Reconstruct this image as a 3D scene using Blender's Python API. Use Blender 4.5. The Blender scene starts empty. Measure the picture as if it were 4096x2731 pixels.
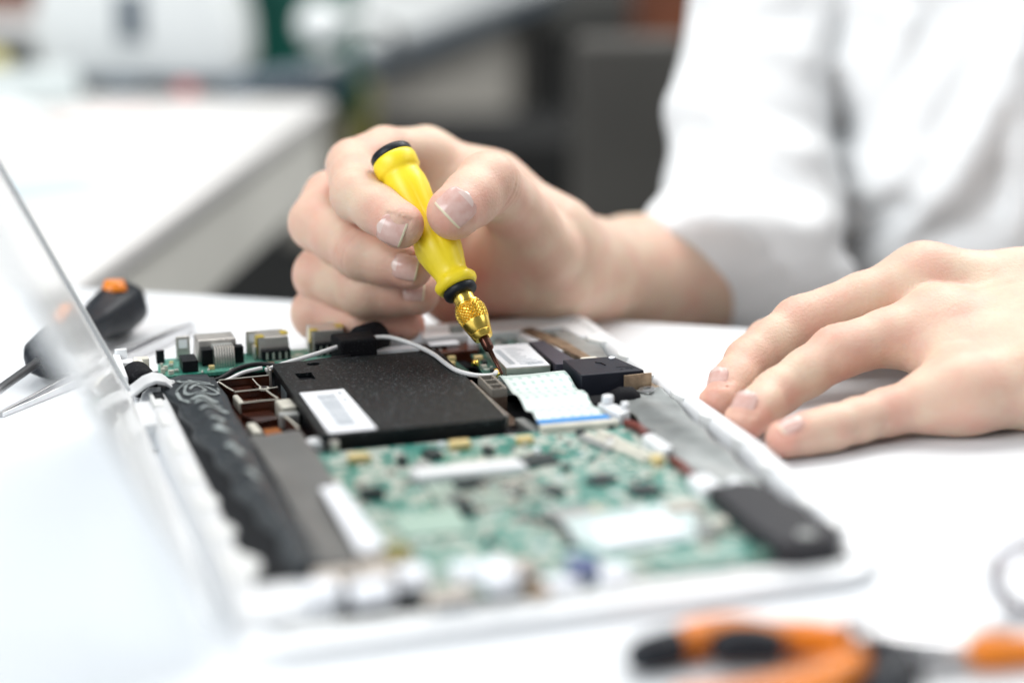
import bpy, bmesh, math, random
import numpy as np
from mathutils import Vector, Matrix
random.seed(7)
S = 0.001                      # everything below is written in millimetres
scene = bpy.context.scene
col = scene.collection

H = {"index": [[142.9, 333.2, 82.2, 11.3], [121.6, 323.4, 85.2, 11.4], [104.1, 309.8, 82.9, 11.2], [98.2, 278.2, 76.2, 10.8], [108.2, 244.7, 69.5, 9.6]], "middle": [[134.1, 338.8, 69.3, 12.5], [97.0, 325.7, 65.9, 11.8], [87.7, 311.2, 58.4, 11.8], [99.9, 280.1, 50.9, 11.4], [116.9, 262.6, 47.0, 9]], "ring": [[131.7, 338.5, 50.8, 12], [98.4, 324.6, 41.4, 11.8], [88.6, 308.7, 35.8, 12], [102.9, 283.9, 33.5, 11.6], [123.0, 276.2, 32.9, 9.8]], "pinky": [[128.6, 332.7, 34.9, 11], [97.3, 321.8, 23.0, 11], [86.5, 308.7, 18.5, 11.4], [102.0, 292.4, 16.8, 10], [119.8, 286.5, 16.2, 9]], "thumb": [[185.5, 291.0, 43.9, 15], [164.9, 276.3, 68.0, 12.8], [149.6, 258.9, 81.3, 13.2], [128.9, 238.5, 74.5, 11.0]], "pal1": [[143.9, 336.9, 80.9, 11], [170.7, 323.9, 65.9, 16], [190.8, 313.5, 44.7, 22]], "pal2": [[134.1, 338.7, 69.2, 13], [170.3, 327.9, 48.9, 17], [196.9, 317.2, 34.2, 24]], "pal3": [[131.7, 338.6, 50.9, 13], [164.9, 330.1, 35.9, 17], [197.3, 318.2, 30.4, 24]], "pal4": [[128.6, 332.7, 34.8, 12], [157.6, 325.9, 20.9, 17], [194.6, 317.5, 24.9, 22]], "thenar": [[173.1, 288.4, 58.9, 14], [168.8, 304.2, 33.2, 17], [188.8, 307.4, 28.7, 20]], "farm": [[194.1, 316.1, 34.6, 24], [220.6, 338.6, 21.2, 24.5], [260.8, 372.3, 4.9, 32], [340.8, 408.7, -6.6, 35]], "uparm": [[340.8, 408.7, -6.6, 33], [377.2, 474.0, 70.7, 26], [419.4, 549.8, 190.5, 40]], "lpinky": [[297.0, 125.4, 15.5, 13], [266.5, 127.5, 10.5, 8.9], [239.7, 120.6, 9.0, 8.3], [221.2, 119.1, 7.5, 7.5]], "lring": [[308.9, 165.6, 32.6, 12.8], [262.9, 160.8, 25.6, 10.5], [234.2, 155.4, 12.9, 8.9], [215.5, 142, 8.2, 8.2]], "lmiddle": [[317.8, 192.5, 44.9, 11.8], [262.7, 193.5, 29.0, 10.9], [236.7, 185.4, 17.6, 9.4], [216.5, 168, 8.2, 8.2]], "lindex": [[332.2, 207, 36, 12], [285, 220, 24, 9.6], [262, 222, 14, 8.8], [246, 212, 8.2, 8]], "lthumb": [[375, 200, 22, 15], [332, 222, 14, 12], [303, 226, 11.5, 10.5], [284, 222, 9.5, 9]], "lp1": [[297, 125.4, 15.5, 13.5], [338, 122, 17.5, 17], [392, 146, 28, 22]], "lp2": [[310.6, 164.7, 31.1, 13.5], [345, 153, 28, 18], [392, 152, 32, 24]], "lp3": [[317.8, 192.6, 44.5, 12], [360, 179, 38, 16.5], [395, 160, 34, 24]], "lp4": [[331, 209, 36, 12], [368, 194, 28, 16], [397, 165, 32, 24]], "lp5": [[306.6, 148.4, 23.2, 14.5], [333, 138, 20, 18], [385, 142, 28, 22]], "lfarm": [[393, 154, 31, 25.5], [544, 217, 14, 33], [697, 268, 0, 42]], "luparm": [[697.4, 268.3, -4.7, 42], [741.8, 348.9, 134.1, 46], [729.9, 407.2, 209.0, 52]], "torso": [[526.1, 435.7, -85.1, 98], [525.6, 452.0, 45.4, 98], [538.4, 487.6, 163.1, 95]], "should": [[424.4, 553.6, 190.4, 50], [555.2, 522.2, 225.9, 55], [679.9, 472.1, 190.4, 50]], "neck": [[555.2, 522.2, 225.9, 50], [551.2, 523.4, 281.9, 54]], "s_arm": [[298.5, 375.2, 8.0, 38], [343.7, 408.9, -2.8, 51], [371.8, 470.5, 71.4, 47], [431.0, 540.7, 190.7, 60]], "s_larm": [[587.3, 260.4, -21.6, 40], [697.4, 268.3, -4.7, 52], [741.9, 348.9, 134.1, 52], [691.1, 457.8, 190.7, 66]], "s_b": [[328.1, 463.9, 75.7, 14], [326.5, 446.4, 51.1, 12], [367.5, 509.1, 124.6, 13], [294.5, 406.3, 28.0, 11], [389.6, 421.7, 35.4, 20]], "folds": [[[[107.5, 176.7], [127.0, 170.6], [156.3, 179.1]], -6, 7], [[[112.4, 165.7], [144.1, 162.1], [174.5, 146.2]], 5, 9], [[[106.3, 115.7], [131.9, 98.7], [157.5, 76.7]], -6, 8], [[[131.9, 124.3], [156.3, 118.2], [178.2, 110.9]], -5, 8], [[[102.6, 127.9], [144.1, 107.2], [180.6, 103.6]], 6, 10], [[[89.2, 81.6], [131.9, 70.7], [174.5, 64.6]], 5, 12], [[[74.6, 69.4], [92.9, 54.8], [110.0, 37.8], [124.6, 13.4]], 3, 6], [[[203.8, 168.1], [196.5, 146.2], [180.6, 118.2]], -8, 8], [[[175.8, 140.1], [183.1, 113.3], [180.6, 96.2], [187.9, 73.1]], -12, 9], [[[184.3, 53.6], [196.5, 63.3], [212.3, 71.9]], -14, 8], [[[217.2, 64.6], [241.6, 86.5], [261.1, 123.1], [268.4, 156.0]], 9, 11], [[[258.6, 158.4], [241.6, 127.9], [224.5, 98.7]], -7, 12], [[[272.0, 118.2], [268.4, 76.7]], -6, 7], [[[275.7, 174.2], [276.3, 58.5]], 4, 6], [[[235.5, 179.1], [211.1, 143.8], [192.8, 110.9]], -9, 14], [[[186.7, 174.2], [170.9, 146.2]], -6, 8], [[[214.8, 171.8], [209.9, 162.1], [191.6, 135.2]], 7, 9], [[[192.8, 82.8], [207.4, 86.5], [224.5, 101.1]], 6, 10], [[[223.3, 54.8], [253.8, 63.3], [270.8, 88.9]], -6, 9]], "nails": [["index", [106.4, 244.8, 68.0], [-0.497, -0.855, 0.146], [0.859, -0.375, -0.349], 11.8, 13], ["thumb", [129.8, 239.5, 75.3], [-0.166, -0.911, 0.377], [-0.744, 0.044, -0.667], 13.2, 16.5], ["middle", [115.7, 262.9, 46.7], [-0.376, -0.854, 0.359], [0.918, -0.348, -0.189], 11.5, 11.8], ["ring", [122.6, 275.7, 30.8], [-0.338, -0.751, 0.568], [0.947, -0.316, -0.048], 10, 10], ["lmiddle", [222.2, 172.9, 10.8], [-0.779, -0.154, 0.607], [-0.715, -0.616, -0.333], 11, 11.5], ["lring", [219.2, 144.7, 9.1], [-0.617, -0.376, 0.691], [-0.796, -0.571, -0.2], 11, 11.5], ["lpinky", [224.0, 119.3, 7.7], [-0.339, -0.264, 0.903], [-0.993, -0.081, -0.081], 9.5, 9.8]], "sd_tip": [139.7, 207.7, 14.2], "sd_dir": None, "sd_end": [112.3, 275.4, 93.2], "cuff": [[259.7, 361.1, 40.3], [344.0, 353.9, -23.1]], "plA": [[110.9, -33.6, 6.0, 4.6], [121.6, -29.4, 6.0, 5.6], [132.9, -29.5, 6.0, 5.6], [142.0, -34.7, 6.0, 5.0], [152.4, -38.7, 6.0, 5.2], [161.4, -42.1, 5.5, 4.4]], "plApad": [[122.9, -38.4, 6.4, 4.2], [129.0, -38.1, 7.2, 5.6], [136.2, -40.4, 7.2, 5.8], [142.2, -43.8, 6.4, 4.2]], "plAend": [[99.5, -32.7, 4.5, 2.5], [102.5, -33.5, 5.2, 4.8], [108.0, -33.4, 6.0, 5.6], [115.4, -31.7, 6.0, 5.6]], "plB": [[159.9, -53.7, 5.0, 4.4], [153.4, -60.4, 6.0, 6], [142.8, -66.5, 6.0, 6.4], [130.2, -70.1, 6.0, 6.4], [115.5, -71.4, 6.0, 6.2], [99.1, -69.1, 6.0, 5.6]], "plBpad": [[163.1, -52.0, 6.0, 5], [164.9, -59.8, 7.0, 7], [160.8, -71.3, 7.0, 7.4], [150.1, -80.1, 7.0, 6.4]], "plJ1": [[168.1, -42.8, 5.0, 5.0], [174.1, -44.7, 5.0, 4.8], [183.4, -47.7, 5.0, 4.2], [194.2, -48.2, 4.5, 3.4], [204.7, -46.9, 4.0, 2.2], [213.3, -46.0, 3.6, 1.2]], "plJ2": [[166.6, -35.3, 5.0, 4.2], [168.8, -43.0, 5.0, 4.8], [175.6, -50.3, 5.0, 4.2], [188.1, -53.2, 4.5, 3.2], [203.9, -51.9, 4.0, 1.2]], "plO": [[190.2, -60.0, 5.0, 3.6], [194.8, -60.1, 5.5, 5.0], [199.2, -60.7, 5.5, 5.2], [203.5, -61.4, 5.2, 4.6], [212.9, -63.9, 5.0, 4.2], [232.7, -70.2, 5.0, 4]], "plOb": [[178.5, -56.3, 3.5, 1.2], [191.5, -59.2, 4.6, 1.8]], "cup": [226.3, -32.9, 13.0, 15.0]}
# ------------------------------------------------------------ camera
YAW, PITCH = 0.3087, 0.2699
CAM = Vector((-71.1, -465.9, 223.2))
FWD = Vector((math.sin(YAW)*math.cos(PITCH), math.cos(YAW)*math.cos(PITCH), -math.sin(PITCH)))
RGT = Vector((math.cos(YAW), -math.sin(YAW), 0))
UPV = RGT.cross(FWD)
cd = bpy.data.cameras.new('camera'); cam = bpy.data.objects.new('camera', cd); col.objects.link(cam)
cam.location = CAM*S
cam.rotation_euler = Matrix((RGT, UPV, -FWD)).transposed().to_euler()
cd.lens = 65.0; cd.sensor_width = 36.0
cd.clip_start = 0.02; cd.clip_end = 60
cd.dof.use_dof = True; cd.dof.focus_distance = 0.742; cd.dof.aperture_fstop = 2.4
cd.dof.aperture_blades = 0
scene.camera = cam

# ------------------------------------------------------------ light
world = bpy.data.worlds.new('World'); scene.world = world; world.use_nodes = True
bgn = world.node_tree.nodes['Background']
bgn.inputs[0].default_value = (0.86, 0.93, 1.0, 1); bgn.inputs[1].default_value = 0.27

def area(name, loc, target, sx, sy, power, color):
    l = bpy.data.lights.new(name, 'AREA'); l.shape = 'RECTANGLE'; l.size = sx; l.size_y = sy
    l.energy = power; l.color = color
    o = bpy.data.objects.new(name, l); col.objects.link(o)
    o.location = Vector(loc)
    o.rotation_euler = (Vector(target)-Vector(loc)).to_track_quat('-Z', 'Y').to_euler()
    return o
area('window_light', (-1.3, -0.4, 1.0), (0.14, 0.27, 0.03), 1.3, 1.1, 44, (0.95, 0.98, 1.0))
area('ceiling_light', (0.25, 0.95, 1.9), (0.15, 0.25, 0.0), 1.6, 1.0, 40, (1.0, 0.985, 0.96))
area('right_fill_light', (1.7, -0.5, 1.5), (0.0, 0.25, 0.05), 1.0, 0.8, 10, (0.96, 0.98, 1.0))  # added fill lamp, brightens the lid's inner face and the bench fascia
area('back_room_light', (1.5, 1.1, 1.7), (0.25, 1.35, -0.1), 1.2, 0.9, 44, (1.0, 0.99, 0.97))

scene.view_settings.view_transform = 'Standard'
scene.view_settings.look = 'None'
scene.view_settings.exposure = -0.24
scene.view_settings.gamma = 1.0
scene.view_settings.use_curve_mapping = False
scene.cycles.use_denoising = True
scene.cycles.max_bounces = 8
scene.cycles.sample_clamp_indirect = 6.0

# ------------------------------------------------------------ materials
def nodes(m): return m.node_tree.nodes, m.node_tree.links
def mat(name, color, rough=0.5, metal=0.0, var=0.0, vscale=60, bump=0.0, bscale=400, spec=0.5, coat=0.0, trans=0.0, alpha=1.0, color2=None, bdist=0.0002, lo=0.35, hi=0.65):
    m = bpy.data.materials.new(name); m.use_nodes = True
    n, l = nodes(m); b = n['Principled BSDF']
    b.inputs['Base Color'].default_value = (*color, 1); b.inputs['Roughness'].default_value = rough
    b.inputs['Metallic'].default_value = metal; b.inputs['Specular IOR Level'].default_value = spec
    b.inputs['Coat Weight'].default_value = coat; b.inputs['Transmission Weight'].default_value = trans
    b.inputs['Alpha'].default_value = alpha
    tc = n.new('ShaderNodeTexCoord')
    if var or color2:
        no = n.new('ShaderNodeTexNoise'); no.inputs['Scale'].default_value = vscale; no.inputs['Detail'].default_value = 5
        l.new(tc.outputs['Object'], no.inputs['Vector'])
        r = n.new('ShaderNodeValToRGB'); l.new(no.outputs['Fac'], r.inputs['Fac'])
        c2 = color2 or tuple(min(1, c*(1+var)) for c in color)
        c1 = color if color2 else tuple(c*(1-var) for c in color)
        r.color_ramp.elements[0].position = lo; r.color_ramp.elements[1].position = hi
        r.color_ramp.elements[0].color = (*c1, 1); r.color_ramp.elements[1].color = (*c2, 1)
        l.new(r.outputs['Color'], b.inputs['Base Color'])
    if bump:
        nb = n.new('ShaderNodeTexNoise'); nb.inputs['Scale'].default_value = bscale; nb.inputs['Detail'].default_value = 4
        l.new(tc.outputs['Object'], nb.inputs['Vector'])
        bp = n.new('ShaderNodeBump'); bp.inputs['Strength'].default_value = bump; bp.inputs['Distance'].default_value = bdist
        l.new(nb.outputs['Fac'], bp.inputs['Height']); l.new(bp.outputs['Normal'], b.inputs['Normal'])
    return m

M = {}
M['table'] = mat('table_laminate', (0.73, 0.75, 0.77), 0.38, var=0.012, vscale=8)
M['white'] = mat('white_plastic', (0.76, 0.775, 0.79), 0.3, var=0.02, vscale=90, bump=0.05, bscale=900)
M['lidwhite'] = mat('lid_plastic', (0.90, 0.92, 0.93), 0.22, var=0.01, spec=0.5, coat=0.4)
M['groove'] = mat('groove_grey', (0.66, 0.69, 0.71), 0.5)
M['clipw'] = mat('clip_plastic', (0.78, 0.79, 0.78), 0.4)
M['blackp'] = mat('black_plastic', (0.006, 0.007, 0.009), 0.42, bump=0.25, bscale=2500, spec=0.2)
M['blackbox'] = mat('black_box_plastic', (0.016, 0.018, 0.027), 0.42, bump=0.5, bscale=2600, bdist=0.00012, spec=0.25)
M['blackdust'] = mat('dusty_black', (0.008, 0.008, 0.01), 0.7, color2=(0.06, 0.065, 0.065), vscale=1500, lo=0.58, hi=0.8, bump=0.6, bscale=900, spec=0.12)
M['hdd'] = mat('black_film_painted_sparkle', (0.006, 0.0085, 0.010), 0.5, bump=1.0, bscale=1500, bdist=0.0003, color2=(0.30, 0.34, 0.36), vscale=1300, lo=0.60, hi=0.84, spec=0.2)  # pale noise specks paint the sparkle glints into the base colour
M['darkstrip'] = mat('charcoal_film', (0.030, 0.037, 0.043), 0.42, var=0.2, vscale=50, bump=0.25, bscale=45, bdist=0.001, spec=0.4)
M['plate'] = mat('grey_tape', (0.14, 0.14, 0.135), 0.42, var=0.12, vscale=50, bump=0.1, bscale=60, bdist=0.001)
M['scribble'] = mat('silver_print_and_sheen', (0.30, 0.34, 0.34), 0.4)
M['label'] = mat('label_paper', (0.80, 0.82, 0.86), 0.5)
M['print'] = mat('label_print', (0.42, 0.46, 0.50), 0.6)
M['printd'] = mat('label_print_dark', (0.20, 0.21, 0.24), 0.6)
M['brown'] = mat('amber_film', (0.09, 0.026, 0.012), 0.16, color2=(0.03, 0.009, 0.006), vscale=60, coat=0.5)
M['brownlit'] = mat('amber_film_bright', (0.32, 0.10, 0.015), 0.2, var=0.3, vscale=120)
M['cream'] = mat('cream_rib', (0.62, 0.60, 0.52), 0.45, var=0.08, vscale=200)
M['conn'] = mat('smoked_plastic', (0.11, 0.075, 0.055), 0.3, var=0.25, vscale=250, bump=0.2, bscale=1200)
M['conndark'] = mat('smoked_cell', (0.035, 0.012, 0.01), 0.3)
M['connedge'] = mat('smoked_edge', (0.24, 0.22, 0.19), 0.4)
M['steel'] = mat('steel', (0.62, 0.62, 0.63), 0.28, 1.0, var=0.08, vscale=90)
M['darksteel'] = mat('dark_steel', (0.42, 0.42, 0.45), 0.22, 0.9, var=0.1, vscale=90)
M['tin'] = mat('tinned_steel', (0.62, 0.59, 0.55), 0.38, 0.75, var=0.1, vscale=150)
M['brushed'] = mat('worn_foil', (0.33, 0.35, 0.345), 0.36, 0.55, var=0.3, vscale=45, bump=0.4, bscale=120, bdist=0.0006)
M['bronze'] = mat('bronze_bracket', (0.34, 0.25, 0.17), 0.4, 0.7, var=0.35, vscale=220, bump=0.3, bscale=900)
M['yellowtape'] = mat('polyimide', (0.55, 0.42, 0.06), 0.3, var=0.2, vscale=200)
M['tan'] = mat('tantalum', (0.66, 0.52, 0.24), 0.45, var=0.06, vscale=300)
M['chip'] = mat('chip_epoxy', (0.018, 0.03, 0.032), 0.5, var=0.2, vscale=300)
M['chipgrey'] = mat('chip_grey', (0.30, 0.31, 0.30), 0.5, var=0.12, vscale=120)
M['chippink'] = mat('chip_buff', (0.46, 0.41, 0.36), 0.5, var=0.1, vscale=120)
M['blue'] = mat('blue_socket', (0.13, 0.16, 0.30), 0.4)
M['pad'] = mat('solder_pad', (0.62, 0.62, 0.56), 0.35, 0.6)
M['ribblue'] = mat('ribbon_blue', (0.03, 0.25, 0.62), 0.35)
M['red'] = mat('red_wire', (0.15, 0.03, 0.022), 0.45)
M['cable'] = mat('white_cable', (0.80, 0.80, 0.80), 0.35)
M['cableb'] = mat('black_cable', (0.008, 0.008, 0.01), 0.4, spec=0.25)
M['gold'] = mat('brass', (0.90, 0.64, 0.13), 0.26, 1.0, var=0.06, vscale=90)
M['bit'] = mat('bronzed_steel', (0.12, 0.05, 0.035), 0.22, 0.85, var=0.3, vscale=400)
M['yellow'] = mat('yellow_plastic', (0.90, 0.70, 0.02), 0.40, var=0.02, vscale=60, bump=0.06, bscale=700, bdist=0.0004)
M['rubber'] = mat('black_rubber', (0.009, 0.012, 0.017), 0.42, spec=0.25, bump=0.1, bscale=900)
M['orange'] = mat('orange_grip', (0.70, 0.19, 0.004), 0.4, var=0.05, vscale=80)
M['benchtop'] = mat('bench_top', (0.66, 0.65, 0.635), 0.45, var=0.02, vscale=5)
M['benchside'] = mat('bench_fascia', (0.80, 0.79, 0.73), 0.5, var=0.06, vscale=6)
M['dark'] = mat('dark_laminate', (0.007, 0.007, 0.0065), 0.7, var=0.3, vscale=4)
M['greige'] = mat('greige_panel', (0.62, 0.59, 0.53), 0.55, var=0.08, vscale=5)
M['greypanel'] = mat('grey_panel', (0.068, 0.064, 0.057), 0.6, var=0.1, vscale=9)
M['olive'] = mat('olive_post', (0.34, 0.32, 0.10), 0.5, var=0.1, vscale=12)
M['green'] = mat('green_panel', (0.004, 0.115, 0.085), 0.5, var=0.15, vscale=12)
M['machine'] = mat('machine_enamel', (0.80, 0.83, 0.83), 0.35, var=0.02, vscale=10)
M['bluegrey'] = mat('blue_grey', (0.10, 0.13, 0.16), 0.5)
M['redthing'] = mat('red_plastic', (0.48, 0.06, 0.05), 0.4)
M['skyblue'] = mat('pale_blue_sheet', (0.50, 0.60, 0.65), 0.6)
M['brownw'] = mat('rust_brown', (0.16, 0.05, 0.022), 0.5, var=0.3, vscale=12)
M['floor'] = mat('floor_vinyl', (0.022, 0.022, 0.020), 0.5, var=0.15, vscale=3)
M['ivory'] = mat('yellow_cap', (0.62, 0.55, 0.20), 0.5)

def pcb_material(name, light, a=(0.012, 0.20, 0.135), b2=(0.20, 0.42, 0.32)):
    m = bpy.data.materials.new(name); m.use_nodes = True; n, l = nodes(m); b = n['Principled BSDF']
    tc = n.new('ShaderNodeTexCoord')
    v = n.new('ShaderNodeTexVoronoi'); v.inputs['Scale'].default_value = 260; v.feature = 'F1'; v.distance = 'CHEBYCHEV'
    no = n.new('ShaderNodeTexNoise'); no.inputs['Scale'].default_value = 95; no.inputs['Detail'].default_value = 8
    w = n.new('ShaderNodeTexWave'); w.inputs['Scale'].default_value = 190; w.inputs['Distortion'].default_value = 6
    for x in (v, no, w): l.new(tc.outputs['Object'], x.inputs['Vector'])
    r1 = n.new('ShaderNodeValToRGB'); l.new(no.outputs['Fac'], r1.inputs['Fac'])
    r1.color_ramp.elements[0].position = 0.36; r1.color_ramp.elements[1].position = 0.66
    r1.color_ramp.elements[0].color = (*a, 1); r1.color_ramp.elements[1].color = (*b2, 1)
    r2 = n.new('ShaderNodeValToRGB'); l.new(v.outputs['Color'], r2.inputs['Fac'])
    r2.color_ramp.interpolation = 'CONSTANT'
    r2.color_ramp.elements[0].color = (0, 0, 0, 1); r2.color_ramp.elements[1].position = light; r2.color_ramp.elements[1].color = (1, 1, 1, 1)
    mx = n.new('ShaderNodeMix'); mx.data_type = 'RGBA'
    l.new(r2.outputs['Color'], mx.inputs['Factor']); l.new(r1.outputs['Color'], mx.inputs['A']); mx.inputs['B'].default_value = (0.50, 0.56, 0.50, 1)
    m2 = n.new('ShaderNodeMix'); m2.data_type = 'RGBA'; m2.blend_type = 'MULTIPLY'; m2.inputs['Factor'].default_value = 0.3
    l.new(mx.outputs['Result'], m2.inputs['A']); l.new(w.outputs['Color'], m2.inputs['B'])
    l.new(m2.outputs['Result'], b.inputs['Base Color'])
    b.inputs['Roughness'].default_value = 0.3; b.inputs['Coat Weight'].default_value = 0.2
    return m
M['pcb'] = pcb_material('motherboard_green', 0.5, (0.02, 0.22, 0.175), (0.20, 0.40, 0.34))
M['pcb2'] = pcb_material('port_board_green', 0.86, (0.03, 0.24, 0.17), (0.16, 0.42, 0.33))
M['pcbdark'] = pcb_material('wifi_board_green', 0.9, (0.01, 0.09, 0.07), (0.03, 0.16, 0.13))

def skin_material():
    m = bpy.data.materials.new('skin'); m.use_nodes = True; n, l = nodes(m); b = n['Principled BSDF']
    tc = n.new('ShaderNodeTexCoord')
    at = n.new('ShaderNodeAttribute'); at.attribute_name = 'blush'
    no = n.new('ShaderNodeTexNoise'); no.inputs['Scale'].default_value = 70; no.inputs['Detail'].default_value = 3
    nf = n.new('ShaderNodeTexNoise'); nf.inputs['Scale'].default_value = 800; nf.inputs['Detail'].default_value = 4
    for x in (no, nf): l.new(tc.outputs['Object'], x.inputs['Vector'])
    ma = n.new('ShaderNodeMath'); ma.operation = 'MULTIPLY_ADD'; ma.inputs[1].default_value = 1.5; ma.inputs[2].default_value = -0.58
    l.new(no.outputs['Fac'], ma.inputs[0])
    ad = n.new('ShaderNodeMath'); ad.operation = 'ADD'; ad.use_clamp = True
    l.new(at.outputs['Fac'], ad.inputs[0]); l.new(ma.outputs['Value'], ad.inputs[1])
    mx = n.new('ShaderNodeMix'); mx.data_type = 'RGBA'; l.new(ad.outputs['Value'], mx.inputs['Factor'])
    mx.inputs['A'].default_value = (0.68, 0.515, 0.39, 1); mx.inputs['B'].default_value = (0.65, 0.315, 0.25, 1)
    l.new(mx.outputs['Result'], b.inputs['Base Color'])
    b.inputs['Roughness'].default_value = 0.48; b.inputs['Specular IOR Level'].default_value = 0.35
    b.inputs['Subsurface Weight'].default_value = 0.35
    b.inputs['Subsurface Radius'].default_value = (1.0, 0.35, 0.18); b.inputs['Subsurface Scale'].default_value = 0.004
    # fine skin relief: cells stretched over the surface plus soft unevenness
    v = n.new('ShaderNodeTexVoronoi'); v.inputs['Scale'].default_value = 620; v.feature = 'DISTANCE_TO_EDGE'
    l.new(tc.outputs['Object'], v.inputs['Vector'])
    mm = n.new('ShaderNodeMath'); mm.operation = 'MULTIPLY_ADD'; mm.inputs[1].default_value = 0.5
    l.new(v.outputs['Distance'], mm.inputs[0]); l.new(nf.outputs['Fac'], mm.inputs[2])
    bp = n.new('ShaderNodeBump'); bp.inputs['Strength'].default_value = 0.6; bp.inputs['Distance'].default_value = 0.0004
    l.new(mm.outputs['Value'], bp.inputs['Height']); l.new(bp.outputs['Normal'], b.inputs['Normal'])
    return m
M['skin'] = skin_material()
M['nail'] = mat('nail_plate', (0.62, 0.37, 0.32), 0.24, color2=(0.68, 0.47, 0.42), vscale=250, coat=0.25, bump=0.05, bscale=600)
M['nailtip'] = mat('nail_free_edge', (0.74, 0.66, 0.48), 0.35)
M['lunula'] = mat('nail_half_moon', (0.70, 0.54, 0.49), 0.25, coat=0.2)

def cloth_material():
    m = mat('white_cotton', (0.79, 0.80, 0.805), 0.8, var=0.015, vscale=20, bump=0.5, bscale=26, bdist=0.004)
    return m
M['cloth'] = cloth_material()

def ribbon_material():
    m = bpy.data.materials.new('ribbon_film'); m.use_nodes = True; n, l = nodes(m); b = n['Principled BSDF']
    tc = n.new('ShaderNodeTexCoord'); sp = n.new('ShaderNodeSeparateXYZ'); l.new(tc.outputs['UV'], sp.inputs['Vector'])
    def cell(sock, f, thr):
        a = n.new('ShaderNodeMath'); a.operation = 'MULTIPLY'; a.inputs[1].default_value = f; l.new(sock, a.inputs[0])
        c = n.new('ShaderNodeMath'); c.operation = 'FRACT'; l.new(a.outputs[0], c.inputs[0])
        g = n.new('ShaderNodeMath'); g.operation = 'GREATER_THAN'; g.inputs[1].default_value = thr; l.new(c.outputs[0], g.inputs[0])
        return g.outputs[0]
    s1 = cell(sp.outputs['X'], 7, 0.62); s2 = cell(sp.outputs['Y'], 17, 0.45)
    top = n.new('ShaderNodeMath'); top.operation = 'LESS_THAN'; top.inputs[1].default_value = 0.27; l.new(sp.outputs['Y'], top.inputs[0])
    s3 = cell(sp.outputs['Y'], 30, 0.55)
    mu = n.new('ShaderNodeMath'); mu.operation = 'MULTIPLY'; l.new(s1, mu.inputs[0]); l.new(s2, mu.inputs[1])
    mt = n.new('ShaderNodeMath'); mt.operation = 'MULTIPLY'; l.new(top.outputs[0], mt.inputs[0]); l.new(s3, mt.inputs[1])
    it = n.new('ShaderNodeMath'); it.operation = 'MAXIMUM'; l.new(mu.outputs[0], it.inputs[0]); l.new(mt.outputs[0], it.inputs[1])
    mx = n.new('ShaderNodeMix'); mx.data_type = 'RGBA'; l.new(it.outputs[0], mx.inputs['Factor'])
    mx.inputs['A'].default_value = (0.66, 0.73, 0.71, 1); mx.inputs['B'].default_value = (0.46, 0.60, 0.56, 1)
    l.new(mx.outputs['Result'], b.inputs['Base Color']); b.inputs['Roughness'].default_value = 0.3; b.inputs['Coat Weight'].default_value = 0.2
    return m
M['ribbon'] = ribbon_material()

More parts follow.
